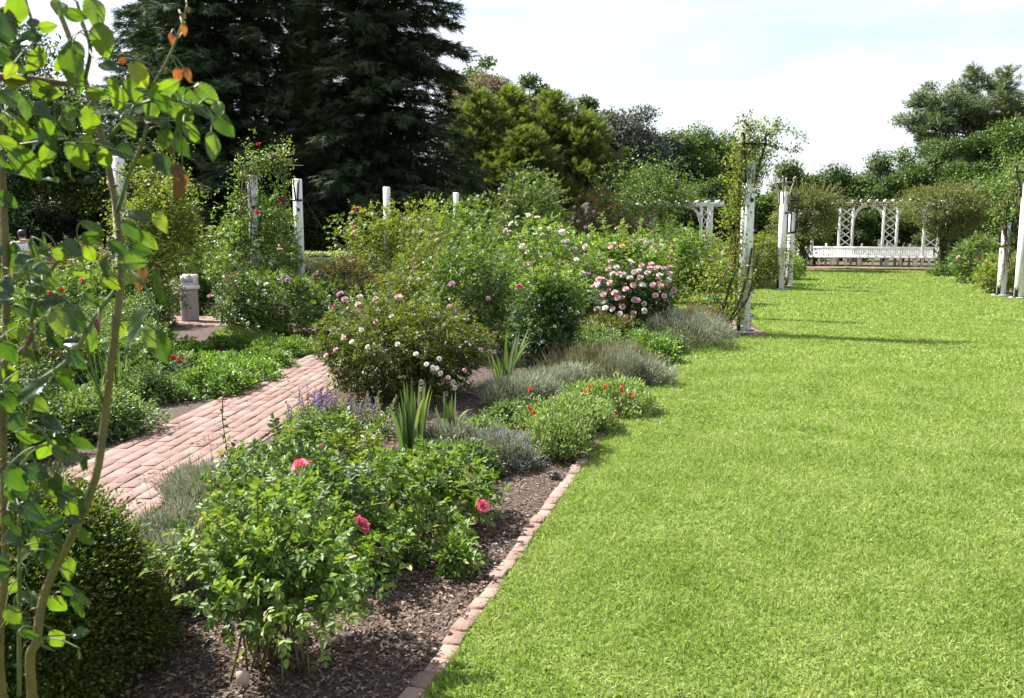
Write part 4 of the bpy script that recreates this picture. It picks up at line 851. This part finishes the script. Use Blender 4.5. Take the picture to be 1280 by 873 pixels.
for a_ in (('rose', 95, 185, 425, 8.6, 'leafy rose bush behind the pale iris clump'), ('dark', -10, 70, 500, 5.9, 'dark leafy shrub behind the left old branch'), ('rose', 150, 206, 400, 10.6, 'rose bush before the yellow green climbing rose'),
           ('pale', 110, 190, 365, 11.0, 'glinting rose bush below the bright pink ones'), ('rose', -40, 50, 360, 11.2, 'leafy rose bush behind the left canes'), ('olive', 20, 110, 420, 8.3, 'small leaved olive bush in the left bed'),
           ('dark', 150, 215, 440, 9.0, 'dark low rose bush left of the geranium mounds'), ('rose', 370, 440, 350, 15.2, 'rose bush at the foot of the forked post'), ('rose', 210, 300, 330, 17.5, 'dark rose bush beyond the cross path'),
           ('yellow', 480, 560, 340, 14.2, 'yellow green rose bush behind the olive mound'), ('rose', 600, 655, 385, 11.6, 'small rose bush between the tall dark one and the columnar shrub'), 
           ('bright', 640, 720, 330, 13.0, 'light rose bush behind the magenta bloom'),  ('rose', 470, 570, 305, 24.0, 'green rose bush behind the plain white post'),
           ('rose', 545, 640, 288, 20.0, 'rose bush below the broad green hedge'), ('bright', 700, 770, 300, 21.0, 'bright rose bush in front of the distant white post'), ('rose', 800, 870, 285, 24.0, 'dark green rose bush below the arbour'),
           ('olive', 725, 800, 395, 11.9, 'olive underplanting below the pale pink rose bush'), ('rose', 395, 450, 395, 13.6, 'low rose bush beside the cross path corner'), ('rose', 0, 90, 323, 18.6, 'rose bush hiding the legs of the person')):
    bush(*a_, 'rose_bush' if a_[0] not in ('mound', 'dark') else 'shrub', 'rose bush' if a_[0] not in ('mound', 'dark') else 'shrub', FR, lump=.28, shoots=14, stems=5)
bush('pale', 150, 205, 470, 8.0, 'tiny pale shrub beside the pale iris clump', 'shrub', 'shrub', dome=True, lump=.3, shoots=5)
# ------------------------------------------------------------------ middle distance
bush('red', 388, 478, 325, 17.2, 'rose bush with bronze red new foliage in front of the clipped hedge', 'rose_bush', 'rose bush', FR, lump=.25, shoots=20, nb=3, bcol='white', bsize=.06)
bush('red', 455, 545, 345, 15.0, 'red tinged low rose bush behind the pale pink blooms', 'rose_bush', 'rose bush', FR, lump=.3, shoots=14, nb=4, bcol=['red', 'pale_pink'], bsize=.06)
bush('rose', 415, 505, 368, 12.2, 'open rose bush with dark stems and clustered pale pink blooms at the path corner', 'rose_bush', 'rose bush', FR, lump=.35, shoots=10, dens=.35, stems=12, bcol='pale_pink', bsize=.1,
     blooms=[(426, 370, 'mauve', .12), (431, 376, 'mauve', .1), (450, 373, 'white', .1), (466, 381), (470, 376), (448, 383), (452, 390), (466, 390), (498, 374, 'pale_pink', .13), (475, 389), (483, 386), (505, 388), (418, 385, 'hot_pink', .07), (460, 393), (490, 392, 'white')])
bush('yellow', 430, 560, 262, 19.6, 'tall yellow green rose bush with bright pink blooms around a plain white post', 'rose_bush', 'rose bush', FR, lump=.3, shoots=40, dens=.9, blooms=[(446, 262, 'hot_pink', .13), (440, 267, 'hot_pink', .13), (508, 257, 'hot_pink', .12), (443, 285, 'hot_pink', .09), (442, 292, 'pale_pink', .12)], ry=1.0)
bush('rose', 505, 650, 260, 22.4, 'broad rounded green rose hedge below the tallest feathery trees', 'rose_bush', 'rose bush', FR, lump=.2, shoots=40, dens=1.1, nb=5, bcol='white', bsize=.08, ry=1.1)
bush('yellow', 505, 590, 300, 15.6, 'yellow tipped rose bush behind the tall dark one', 'rose_bush', 'rose bush', FR, lump=.3, shoots=24, nb=4, bcol='pale_pink', bsize=.07)
bush('rose', 580, 660, 310, 14.4, 'leafy rose bush right behind the tall dark one', 'rose_bush', 'rose bush', FR, lump=.3, shoots=18, nb=4, bcol='white', bsize=.08)
bush('bright', 628, 745, 292, 17.3, 'rose bush crowded with white blooms left of centre', 'rose_bush', 'rose bush', FR, lump=.25, shoots=24, nb=48, bcol=['white', 'white', 'white', 'pale_pink'], bsize=.12)
bush('bright', 690, 765, 320, 14.2, 'light green rose bush behind the columnar shrub', 'rose_bush', 'rose bush', FR, lump=.25, shoots=18, nb=14, bcol=['white', 'pale_pink'], bsize=.09)
bush('bright', 715, 840, 278, 17.0, 'tall light green rose bush with cream blooms above the pink one', 'rose_bush', 'rose bush', FR, lump=.25, shoots=34, dens=1.1, nb=34, bcol=['white', 'pale_pink', 'white', 'peach'], bsize=.11, ry=1.0)
bush('red', 690, 800, 255, 28.5, 'pink climbing roses massed beside the distant white post', 'climbing_rose', 'climbing rose', 'climbing roses on posts', lump=.25, shoots=14, nb=44, bcol=['pale_pink', 'hot_pink', 'white'], bsize=.13)
bush('red', 770, 835, 262, 30.0, 'pink and white climbing roses left of the arbour', 'climbing_rose', 'climbing rose', 'climbing roses on posts', lump=.3, shoots=14, nb=36, bcol=['pale_pink', 'white', 'hot_pink'], bsize=.13)
bush('bright', 815, 905, 292, 19.5, 'round green rose bush in front of the arbour', 'rose_bush', 'rose bush', FR, lump=.2, shoots=20, nb=7, bcol=['pale_pink', 'white'], bsize=.10)
bush('yellow', 885, 978, 303, 25.5, 'yellow green rose bush left of the pronged posts', 'rose_bush', 'rose bush', FR, lump=.25, shoots=24, nb=4, bcol=['peach'], bsize=.09)
bush('rose', 845, 915, 338, 24.5, 'low rose bush on the far edge of the side lawn', 'rose_bush', 'rose bush', FR, lump=.25, shoots=10, nb=3, bcol='peach', bsize=.09)
bush('bright', 948, 1006, 318, 30.0, 'sunlit shrub left of the pergola', 'shrub', 'shrub', lump=.2, shoots=12)
bush('rose', 610, 708, 222, 20.4, 'weeping leafy crown trained over two thin white posts', 'climbing_rose', 'climbing rose', 'climbing roses on posts', lump=.4, shoots=46, dens=.7, zbase=1.35, stems=4, ry=.9)
bush('rose', 640, 720, 262, 24.0, 'dark leafy climber behind the weeping crown', 'climbing_rose', 'climbing rose', 'climbing roses on posts', lump=.3, shoots=20)
bush('rose', 1192, 1250, 296, 27.5, 'round rose bush with pink blooms right of the pergola', 'rose_bush', 'rose bush', FR, lump=.15, shoots=16, nb=9, bcol=['hot_pink', 'pale_pink'], bsize=.12)
bush('yellow', 1222, 1290, 318, 22.8, 'yellow green rose bush behind the two right posts', 'rose_bush', 'rose bush', FR, lump=.3, shoots=18, nb=4, bcol='peach', bsize=.09)
bush('mound', 1165, 1215, 330, 32.0, 'low leafy plants at the right end of the pergola', 'shrub', 'shrub', lump=.2, shoots=6)
bush('viney', 962, 1056, 232, 37.0, 'umbrella of feathery vine on the left pergola corner', 'pergola_vine', 'vine', 'feathery vines on the pergola corners', lump=.4, shoots=80, dens=2.0, hollow=.5, zbase=1.5, stems=10)
bush('viney', 1138, 1232, 234, 35.2, 'umbrella of feathery vine on the right pergola corner', 'pergola_vine', 'vine', 'feathery vines on the pergola corners', lump=.4, shoots=80, dens=2.0, hollow=.5, zbase=1.5, stems=10)
for px, Y, lb in ((1003, 37.2, 'twisted vine trunk at the left front of the pergola'), (1180, 35.4, 'twisted vine trunk at the right front of the pergola')):
    p = at(px, 330, Y); r = np.random.default_rng(px)
    root = empty('vine_trunk', (p[0], Y, 0), lb, 'vine trunk', 'vine trunks'); ps = []
    for k in range(6): ps.append((spline([(r.normal() * .12, r.normal() * .1, 0), (r.normal() * .1, r.normal() * .1, .7), (r.normal() * .12, r.normal() * .1, 1.4), (r.normal() * .3, r.normal() * .2, 2.3)], 5), np.linspace(.06, .03, 16)))
    tubes('stem', ps, 'bark', root, 6)
    n = 900; P = np.stack([r.normal(size=n) * .2, r.normal(size=n) * .18, r.uniform(.5, 2.4, n)], -1); cards('foliage', T_DIA, P, r.normal(size=(n, 3)) - [0, 0, .5], r.normal(size=(n, 3)), .14, .06, r.random(n), 'oak', root)

# climbers along posts
def climber(px, Y, pts, label, mat='rose_yellow', n=2600, sc=.2, dec=(), ll=.055, name='climbing_rose', canes_=5):
    """pts: (px, py, spread) along the plant"""
    r = np.random.default_rng(int(px)); b = ground(px, CY + 200); X = (px - CX) / FPX * (Y * CP + CAM_H * SP); root = empty(name, (X, Y, 0), label, 'climbing rose', 'climbing roses on posts'); o = np.array([X, Y, 0])
    A = np.array([at(x, y, Y) for x, y, s in pts]) - o; S = np.array([s for *_, s in pts]); w = S / S.sum(); i = r.choice(len(A) - 1, n, p=(w[:-1] + w[1:]) / (w[:-1] + w[1:]).sum()); t = r.random(n)[:, None]
    C_ = A[i] * (1 - t) + A[i + 1] * t; s = (S[i] * (1 - t[:, 0]) + S[i + 1] * t[:, 0])[:, None]
    cl = C_ + r.normal(size=(n, 3)) * s * [1, .8, 1]; k = n // 7; cc = cl[:k]; P = cc[r.integers(0, k, n)] + r.normal(size=(n, 3)) * .05
    cards('foliage', T_DIA, P, r.normal(size=(n, 3)) - [0, 0, .2], np.array([0, 0, 1]) + r.normal(size=(n, 3)) * .7, ll * r.uniform(.7, 1.2, n), ll * .6, np.clip(r.normal(.45, .22, n), 0, 1), mat, root)
    ps = []
    for q in range(canes_):
        j = r.normal(size=(len(A), 3)) * S[:, None] * .45; ps.append((spline(A + j, 5), np.linspace(.014, .006, (len(A) - 1) * 5 + 1)))
    tubes('stem', ps, 'cane_brown', root, 5)
    for e in dec:
        tips = np.array([at(x, y, Y) for x, y in e]) - o; q = spline(tips, 8); tubes('shoot', [(q, np.linspace(.008, .003, len(q)))], 'cane_brown', root, 4)
        Pq = np.repeat(q, 6, 0) + r.normal(size=(len(q) * 6, 3)) * .04; m = len(Pq); cards('shoot_foliage', T_DIA, Pq, r.normal(size=(m, 3)), np.array([0, 0, 1]) + r.normal(size=(m, 3)) * .7, ll * .9, ll * .55, r.random(m), mat, root)
    return root, o
rt, o = climber(929, 13.5, [(902, 410, .10), (896, 388, .26), (903, 365, .28), (912, 340, .22), (921, 305, .10), (913, 272, .13), (924, 245, .10), (925, 215, .11), (933, 192, .17), (943, 174, .19), (950, 166, .14)],
                'rambling rose winding up the vine wrapped white post beside the lawn', 'rose_yellow', 6000, ll=.055, dec=([(955, 168), (975, 162), (995, 166), (1008, 175)], [(955, 180), (975, 184), (990, 188), (1000, 186)], [(940, 165), (934, 155), (930, 150)], [(965, 175), (970, 158), (972, 150)]))
st = [spline(np.array([at(x, y, 13.4) for x, y in l]) - o, 6) for l in ([(890, 412), (905, 405), (918, 390), (928, 365), (935, 340), (940, 310)], [(893, 414), (910, 404), (922, 392), (935, 372), (942, 345), (948, 318)], [(895, 410), (903, 390), (915, 350), (925, 330)])]
tubes('old_stem', [(s, .02) for s in st], 'bark', rt, 6)
for q_ in ([(905, 375, 13.35), (893, 373, 13.3), (880, 375, 13.3)], [(922, 344, 13.35), (914, 342, 13.3)]): tubes('tape_tie', [(np.array([at(*p_) for p_ in q_]) - o, .012)], 'green_tape', rt, 5)
climber(322, 16.1, [(322, 330, .2), (315, 280, .2), (304, 250, .14), (308, 215, .14), (325, 200, .16), (345, 190, .16), (350, 205, .12), (356, 240, .10), (348, 275, .14)], 'climbing rose arching over its white post with red blooms', 'rose_green', 2700, ll=.06)
climber(1254, 21.8, [(1262, 340, .2), (1258, 290, .18), (1250, 268, .12), (1262, 240, .34), (1270, 220, .42), (1282, 208, .4)], 'leafy climbing rose over the black cage of the right post', 'rose_green', 2600, ll=.07)
climber(977, 24.5, [(968, 350, .3), (972, 330, .3), (978, 305, .2), (984, 330, .2)], 'low climbing rose at the foot of the pronged posts', 'rose_yellow', 1400, ll=.07)
climber(160, 12.5, [(165, 380, .3), (175, 300, .3), (168, 250, .25), (185, 225, .25), (205, 235, .25), (215, 270, .3)], 'yellow green climbing rose on the leftmost white post', 'rose_yellow', 3600, ll=.055)
climber(840, 38.6, [(775, 262, .7), (800, 245, .9), (835, 238, .9), (846, 252, .5)], 'climber mounded over the roof of the arbour', 'rose_green', 7500, ll=.12)
climber(1090, 38.4, [(1040, 258, .12), (1060, 254, .10), (1090, 254, .10), (1130, 255, .12), (1150, 257, .2)], 'thin vine trailing along the top beam of the pergola', 'vine', 1400, ll=.09)

# ------------------------------------------------------------------ hedges and far planting
def hedge(x0, x1, Y, h, d, label, mat='hedge_leaf', n=14000, ll=.07):
    r = np.random.default_rng(int(Y * 3)); root = empty('clipped_hedge', ((x0 + x1) / 2, Y, 0), label, 'hedge'); w = (x1 - x0) / 2
    B = Boxes(); B.box((0, 0, h / 2 - .06), (2 * w - .2, d - .2, h - .15)); B.build('inner_twigs', 'bark', root)
    f = r.random(n); P = np.stack([r.uniform(-w, w, n), np.where(f < .45, r.uniform(-d / 2, d / 2, n), -d / 2 + r.normal(size=n) * .03), np.where(f < .45, h + r.normal(size=n) * .02, r.uniform(0, h, n))], -1)
    N_ = np.where((f < .45)[:, None], [0, 0, 1.], [0, -1., .2]) + r.normal(size=(n, 3)) * .5
    cards('foliage', T_DIA, P, r.normal(size=(n, 3)), N_, ll, ll * .6, r.random(n), 'lime' if mat == 'lime' else 'green_tree', root)
hedge(-9.5, 0, 26.0, at(410, 317, 26)[2], 1.0, 'low flat topped clipped hedge behind the rose beds', 'lime')

# ================================================================== trees
def conifer(px, Y, h, r0, label, group, mat='conifer', nb=260, z0=.4, sp=.5, up=-.12, seed=0, power=.75, name='conifer_tree', trunk_r=.35, irregular=.18, per=1.0):
    r = np.random.default_rng(300 + seed); X = (px - CX) / FPX * (Y * CP); root = empty(name, (X, Y, 0), label, 'tree', group)
    tubes('trunk', [(np.array([(r.normal() * .05, r.normal() * .05, h * t) for t in np.linspace(0, 1, 9)]), np.linspace(trunk_r, .03, 9))], 'bark', root, 10)
    P = []; D = []; N_ = []; br = []
    for i in range(nb):
        t = z0 / h + (1 - z0 / h) * (i + r.random()) / nb; z = h * t; R_ = r0 * (1 - t) ** power * r.uniform(1 - irregular * 2, 1 + irregular) + .15
        a = i * 2.4 + r.normal() * .3; dv = np.array([math.cos(a), math.sin(a), 0]); k = max(5, int(R_ * 9 * per))
        u = np.linspace(.12, 1, k); dr = up * R_ * u + (.05 if up < 0 else 0) * R_ * np.sin(u * 3); pts = np.array([0, 0, z]) + dv * (R_ * u)[:, None] + np.stack([0 * u, 0 * u, dr], -1)
        br.append((np.vstack([[0, 0, z], pts[::max(1, k // 4)], pts[-1:]]), np.linspace(.045 * min(1, R_ / 3) + .012, .008, len(pts[::max(1, k // 4)]) + 2)))
        sd = np.array([-dv[1], dv[0], 0]); m = k * 3
        tt = r.random(m); q = pts[(tt * (k - 1)).astype(int)] + sd * (r.normal(size=m) * (.10 + .16 * R_ * .35 * (1.1 - tt)))[:, None] + r.normal(size=(m, 3)) * .07
        P.append(q); D.append(dv * r.uniform(.3, 1, (m, 1)) + sd * r.normal(size=(m, 1)) * .7 + np.array([0, 0, 1]) * (r.normal(size=(m, 1)) * .25 - .25 + (up > 0) * .8)); N_.append(np.array([0, 0, 1.]) + r.normal(size=(m, 3)) * .5)
    P = np.concatenate(P); n = len(P); L_ = sp * r.uniform(.6, 1.2, n)
    tubes('limb', br, 'bark', root, 3)
    cards('crown', T_SPRAY, P, np.concatenate(D), np.concatenate(N_), L_, L_, np.clip(r.normal(.45, .25, n), 0, 1), mat, root)
    return root
def broadleaf(px0, px1, ytop, Y, label, group, mat='green_tree', n=16000, lobes=34, ll=.22, zb=.12, seed=0, name='broadleaf_tree', ry=None, lumpy=.32, hz=1.0, tilt=0, wr=.55):
    r = np.random.default_rng(500 + seed); xm = (px0 + px1) / 2; X = (xm - CX) / FPX * Y * CP; n = int(n * 2.1); ll *= .74; H = at(xm, ytop, Y)[2]; rx = (px1 - px0) / 2 / FPX * Y * 1.05; ry = ry or rx * .85
    root = empty(name, (X, Y, 0), label, 'tree', group); z0 = H * zb; cz = (H + z0) / 2; rz = (H - z0) / 2; c = np.array([0, 0, cz])
    d = unit(r.normal(size=(lobes, 3))); u = r.uniform(.35, .82, lobes); C_ = c + d * [rx, ry, rz] * u[:, None]; lr = r.uniform(.6, 1.25, lobes) * lumpy * (rx * ry * rz) ** (1 / 3)
    lr = np.minimum(lr, (H * 1.02 - C_[:, 2]).clip(.25)); i = r.choice(lobes, n, p=lr ** 2 / (lr ** 2).sum()); dd = unit(r.normal(size=(n, 3))); q = r.random(n) ** .4
    P = C_[i] + dd * (lr[i] * (q * .95 + .1 * r.normal(size=n)))[:, None] * [1, 1, .8 * hz]
    P[:, 2] *= H / np.percentile(P[:, 2], 99.3); P[:, 0] *= rx / np.percentile(np.abs(P[:, 0]), 97.5); P[:, 2] = np.maximum(P[:, 2], .1); N_ = dd * .9 + [0, 0, .8] + r.normal(size=(n, 3)) * .5
    D = r.normal(size=(n, 3)) + dd * .4 + [0, 0, tilt]; L_ = ll * r.uniform(.6, 1.25, n)
    cards('crown', T_DIA, P, D, N_, L_, L_ * wr, np.clip(r.normal(.42, .2, n), 0, 1), mat, root)
    tr = max(.12, H * .022); ps = [(spline([(0, 0, 0), (r.normal() * .1, 0, cz * .5), (r.normal() * .2, r.normal() * .2, cz)], 5), np.linspace(tr, tr * .55, 11))]
    for k in range(min(12, lobes)): ps.append((spline([(0, 0, cz * .4), (np.array([0, 0, cz * .55]) + C_[k]) / 2 + r.normal(size=3) * .15, C_[k]], 4), np.linspace(tr * .5, tr * .12, 9)))
    tubes('trunk', ps, 'bark', root, 7); return root
TG = 'tall dark conifers behind the rose beds'
conifer(292, 35.5, 24, 5.4, 'huge dark conifer left of centre rising out of the picture', TG, nb=440, seed=1, sp=.55, power=.6, per=1.5)
conifer(476, 33.5, 19.5, 4.45, 'dark conifer with ragged outline against the pale sky', TG, nb=400, seed=2, sp=.55, power=.62, irregular=.26, per=1.5)
conifer(392, 42, 13.5, 3.6, 'dark conifer wedged behind the two largest ones', TG, nb=300, seed=3, sp=.6)
conifer(215, 44, 17, 5.0, 'dark conifer behind the climbing canes', TG, nb=300, seed=4, sp=.6)
broadleaf(-80, 135, 55, 36, 'dark leafy tree behind the left picture edge', 'dark trees behind the left beds', 'oak', 20000, 44, .24, .05, 1)
broadleaf(60, 190, 120, 46, 'dark round tree seen through the climbing rose', 'dark trees behind the left beds', 'oak', 14000, 36, .26, .05, 2)
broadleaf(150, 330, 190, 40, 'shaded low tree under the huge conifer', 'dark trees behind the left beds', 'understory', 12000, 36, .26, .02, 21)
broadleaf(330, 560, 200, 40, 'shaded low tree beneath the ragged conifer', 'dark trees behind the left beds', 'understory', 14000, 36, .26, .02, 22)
for i, (a_, b_, yt, Y) in enumerate(((-90, 60, 250, 31), (40, 170, 262, 32), (150, 290, 255, 31.5), (270, 420, 262, 31), (400, 560, 258, 31.5), (-60, 130, 170, 41))):
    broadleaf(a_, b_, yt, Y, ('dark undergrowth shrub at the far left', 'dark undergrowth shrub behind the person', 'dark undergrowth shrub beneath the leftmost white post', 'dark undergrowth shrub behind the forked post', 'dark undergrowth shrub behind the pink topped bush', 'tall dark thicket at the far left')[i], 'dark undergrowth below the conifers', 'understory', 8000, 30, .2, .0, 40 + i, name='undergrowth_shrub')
RG = 'feathery golden green trees in the middle'
for i, (px, Y, yt, r0, lb) in enumerate(((600, 44, 118, 3.2, 'feathery golden green tree beside the ragged conifer'), (640, 46, 112, 3.4, 'second feathery golden tree from the dark conifer'), (690, 45, 118, 3.6, 'tallest feathery golden tree below the pink crown'), (728, 44, 148, 3.2, 'rightmost feathery golden green tree'), (655, 42, 165, 3.2, 'shorter feathery golden tree in front of its neighbours'))):
    h = at(px, yt, Y)[2]; conifer(px, Y, h, r0, lb, RG, 'redwood', 230, .4, .42, .45, 20 + i, .55, 'feathery_tree', .2, .2, 1.1)
broadleaf(562, 630, 80, 62, 'dark round treetop behind the pink flowering crown', 'far dark treetops', 'oak', 9000, 26, .3, .4, 3)
broadleaf(565, 640, 96, 55, 'tree with pink blossom at its top', 'pink flowering trees', 'pink_tree', 7000, 26, .22, .55, 4)
broadleaf(655, 700, 118, 54, 'smaller tree with pink blossom between the golden ones', 'pink flowering trees', 'pink_tree', 4000, 18, .22, .6, 5)
broadleaf(635, 690, 98, 60, 'dark tree with thin top behind the golden ones', 'far dark treetops', 'oak', 6000, 20, .3, .4, 6)
broadleaf(712, 768, 124, 62, 'dark bluish treetop right of the golden trees', 'far dark treetops', 'conifer_blue', 9000, 24, .32, .3, 7)
broadleaf(735, 835, 142, 54, 'grey green olive like tree in the middle', 'grey green trees', 'greygreen', 26000, 60, .26, .05, 8)
broadleaf(795, 845, 172, 56, 'narrower grey green tree beside the large one', 'grey green trees', 'greygreen', 14000, 36, .26, .05, 9)
broadleaf(812, 895, 168, 58, 'rounded green tree left of the vine wrapped post', 'green trees behind the arbour', 'oak', 13000, 36, .26, .05, 10)
broadleaf(850, 945, 164, 60, 'taller rounded green tree directly behind the vine wrapped post', 'green trees behind the arbour', 'green_tree', 14000, 38, .28, .05, 11)
broadleaf(765, 865, 212, 46, 'lighter green tree behind the arbour', 'green trees behind the arbour', 'green_tree', 14000, 38, .2, .02, 12)
broadleaf(835, 930, 228, 47, 'dark green tree right of the arbour', 'green trees behind the arbour', 'oak', 12000, 34, .22, .0, 13)
broadleaf(925, 985, 232, 46, 'mid green tree behind the pronged posts', 'green trees behind the pergola', 'green_tree', 9000, 28, .2, .0, 14)
broadleaf(965, 1032, 206, 52, 'round dark tree left of the pergola', 'green trees behind the pergola', 'oak', 11000, 30, .24, .02, 15)
broadleaf(1015, 1090, 212, 52, 'first leafy tree above the pergola beam from the left', 'green trees behind the pergola', 'green_tree', 10000, 30, .22, .0, 16)
broadleaf(1065, 1145, 196, 51, 'leafy tree above the middle of the pergola', 'green trees behind the pergola', 'oak', 11000, 30, .22, .0, 17)
broadleaf(1110, 1200, 184, 49, 'leafy tree above the right end of the pergola', 'green trees behind the pergola', 'green_tree', 12000, 34, .22, .0, 18)
broadleaf(1165, 1255, 174, 46, 'dark leafy tree behind the right vine umbrella', 'green trees behind the pergola', 'oak', 13000, 34, .22, .0, 19)
broadleaf(1200, 1330, 158, 43, 'yellow green leafy tree at the right picture edge', 'green trees behind the pergola', 'green_tree', 16000, 40, .2, .0, 20)
broadleaf(1230, 1350, 205, 36, 'green tree nearest the right picture edge', 'green trees behind the pergola', 'oak', 14000, 38, .18, .0, 23)
for i, (a_, b_, yt, Y, mt) in enumerate(((975, 1060, 265, 44, 'green_tree'), (1045, 1105, 262, 43.5, 'green_tree'), (1095, 1160, 260, 43.5, 'oak'), (1150, 1225, 262, 41, 'oak'))):
    broadleaf(a_, b_, yt, Y, ('bushy hedge tree showing through the left of the pergola', 'bushy hedge tree seen through the middle arch', 'bushy hedge tree seen right of the middle arch', 'bushy hedge tree behind the right vine')[i], 'green trees behind the pergola', mt, 9000, 28, .16, .0, 50 + i)
CG = 'loose blue green cedars at the right'
for i, (px, Y, yt, r0, lb) in enumerate(((1160, 61, 130, 1.7, 'leftmost ragged cedar above the pergola trees'), (1204, 63, 86, 2.0, 'tallest ragged cedar at the right'), (1243, 61, 88, 1.9, 'twin topped cedar right of the tallest one'), (1284, 60, 112, 2.2, 'ragged cedar cut by the right picture edge'))):
    conifer(px, Y, at(px, yt, Y)[2], r0, lb, CG, 'conifer_blue', 110, 4, .6, .22, 31 + i, .36, 'cedar_tree', .28, .45, .6)
for i, (a_, b_, yt, Y, zb, lb) in enumerate(((1127, 1216, 104, 62, .42, 'wide open crowned cedar reaching left over the pergola trees'), (1185, 1262, 100, 64, .42, 'open crowned cedar behind the twin topped one'), (1236, 1322, 128, 62, .42, 'lower open crowned cedar at the picture edge'))):
    broadleaf(a_, b_, yt, Y, lb, CG, 'conifer_blue', 8500, 46, .42, zb, 70 + i, 'cedar_tree', lumpy=.24, hz=.7, wr=.24, tilt=.25)

# ================================================================== camera, light, world
cam = bpy.data.cameras.new('camera'); co = bpy.data.objects.new('camera', cam); COL.objects.link(co)
co.location = (0, 0, CAM_H); co.rotation_euler = (R(90) - PITCH, 0, 0)
cam.sensor_width = 36; cam.lens = FPX / 1280 * 36; cam.shift_y = -10 / 1280; cam.clip_end = 2000; cam.clip_start = .05
cam.dof.use_dof = True; cam.dof.focus_distance = 7; cam.dof.aperture_fstop = 9
SC.camera = co
S = Vector((-.58, .28, .77)).normalized()
sun = bpy.data.lights.new('sun', 'SUN'); so = bpy.data.objects.new('sun', sun); COL.objects.link(so)
sun.energy = 5.0; sun.angle = R(.53); sun.color = (1, .955, .89); so.rotation_euler = S.to_track_quat('Z', 'Y').to_euler(); so.location = (-20, 10, 30)
w = bpy.data.worlds.new('World'); SC.world = w; w.use_nodes = True; nt = w.node_tree; nt.nodes.clear(); N = nt.nodes.new; L = nt.links.new
out = N('ShaderNodeOutputWorld'); bg = N('ShaderNodeBackground'); sky = N('ShaderNodeTexSky'); sky.sky_type = 'NISHITA'; sky.sun_disc = False
sky.sun_elevation = math.asin(S.z); sky.sun_rotation = math.atan2(S.x, S.y); sky.air_density = 1; sky.dust_density = 2.5; sky.ozone_density = 1
tc = N('ShaderNodeTexCoord'); mp = N('ShaderNodeMapping'); mp.inputs['Scale'].default_value = (1.6, 1.6, 6); nz = N('ShaderNodeTexNoise'); nz.inputs['Scale'].default_value = 2.2; nz.inputs['Detail'].default_value = 9; nz.inputs['Roughness'].default_value = .6; nz.inputs['Distortion'].default_value = .4
L(tc.outputs['Generated'], mp.inputs[0]); L(mp.outputs[0], nz.inputs[0]); mr = N('ShaderNodeMapRange'); mr.inputs[1].default_value = .36; mr.inputs[2].default_value = .62; mr.inputs[3].default_value = .3; mr.inputs[4].default_value = .95; L(nz.outputs[0], mr.inputs[0])
mx = N('ShaderNodeMix'); mx.data_type = 'RGBA'; L(mr.outputs[0], mx.inputs[0]); L(sky.outputs[0], mx.inputs[6]); mx.inputs[7].default_value = (3.7, 3.82, 3.98, 1)
L(mx.outputs[2], bg.inputs[0]); bg.inputs[1].default_value = .092; L(bg.outputs[0], out.inputs[0])
SC.render.engine = 'CYCLES'; cy = SC.cycles
cy.max_bounces = 6; cy.diffuse_bounces = 3; cy.glossy_bounces = 2; cy.transmission_bounces = 4; cy.transparent_max_bounces = 4; cy.caustics_reflective = False; cy.caustics_refractive = False
cy.sample_clamp_indirect = 4; cy.use_denoising = True; cy.denoiser = 'OPENIMAGEDENOISE'
SC.view_settings.view_transform = 'Standard'; SC.view_settings.look = 'None'; SC.view_settings.exposure = 1.68; SC.view_settings.gamma = 1; SC.view_settings.use_curve_mapping = False
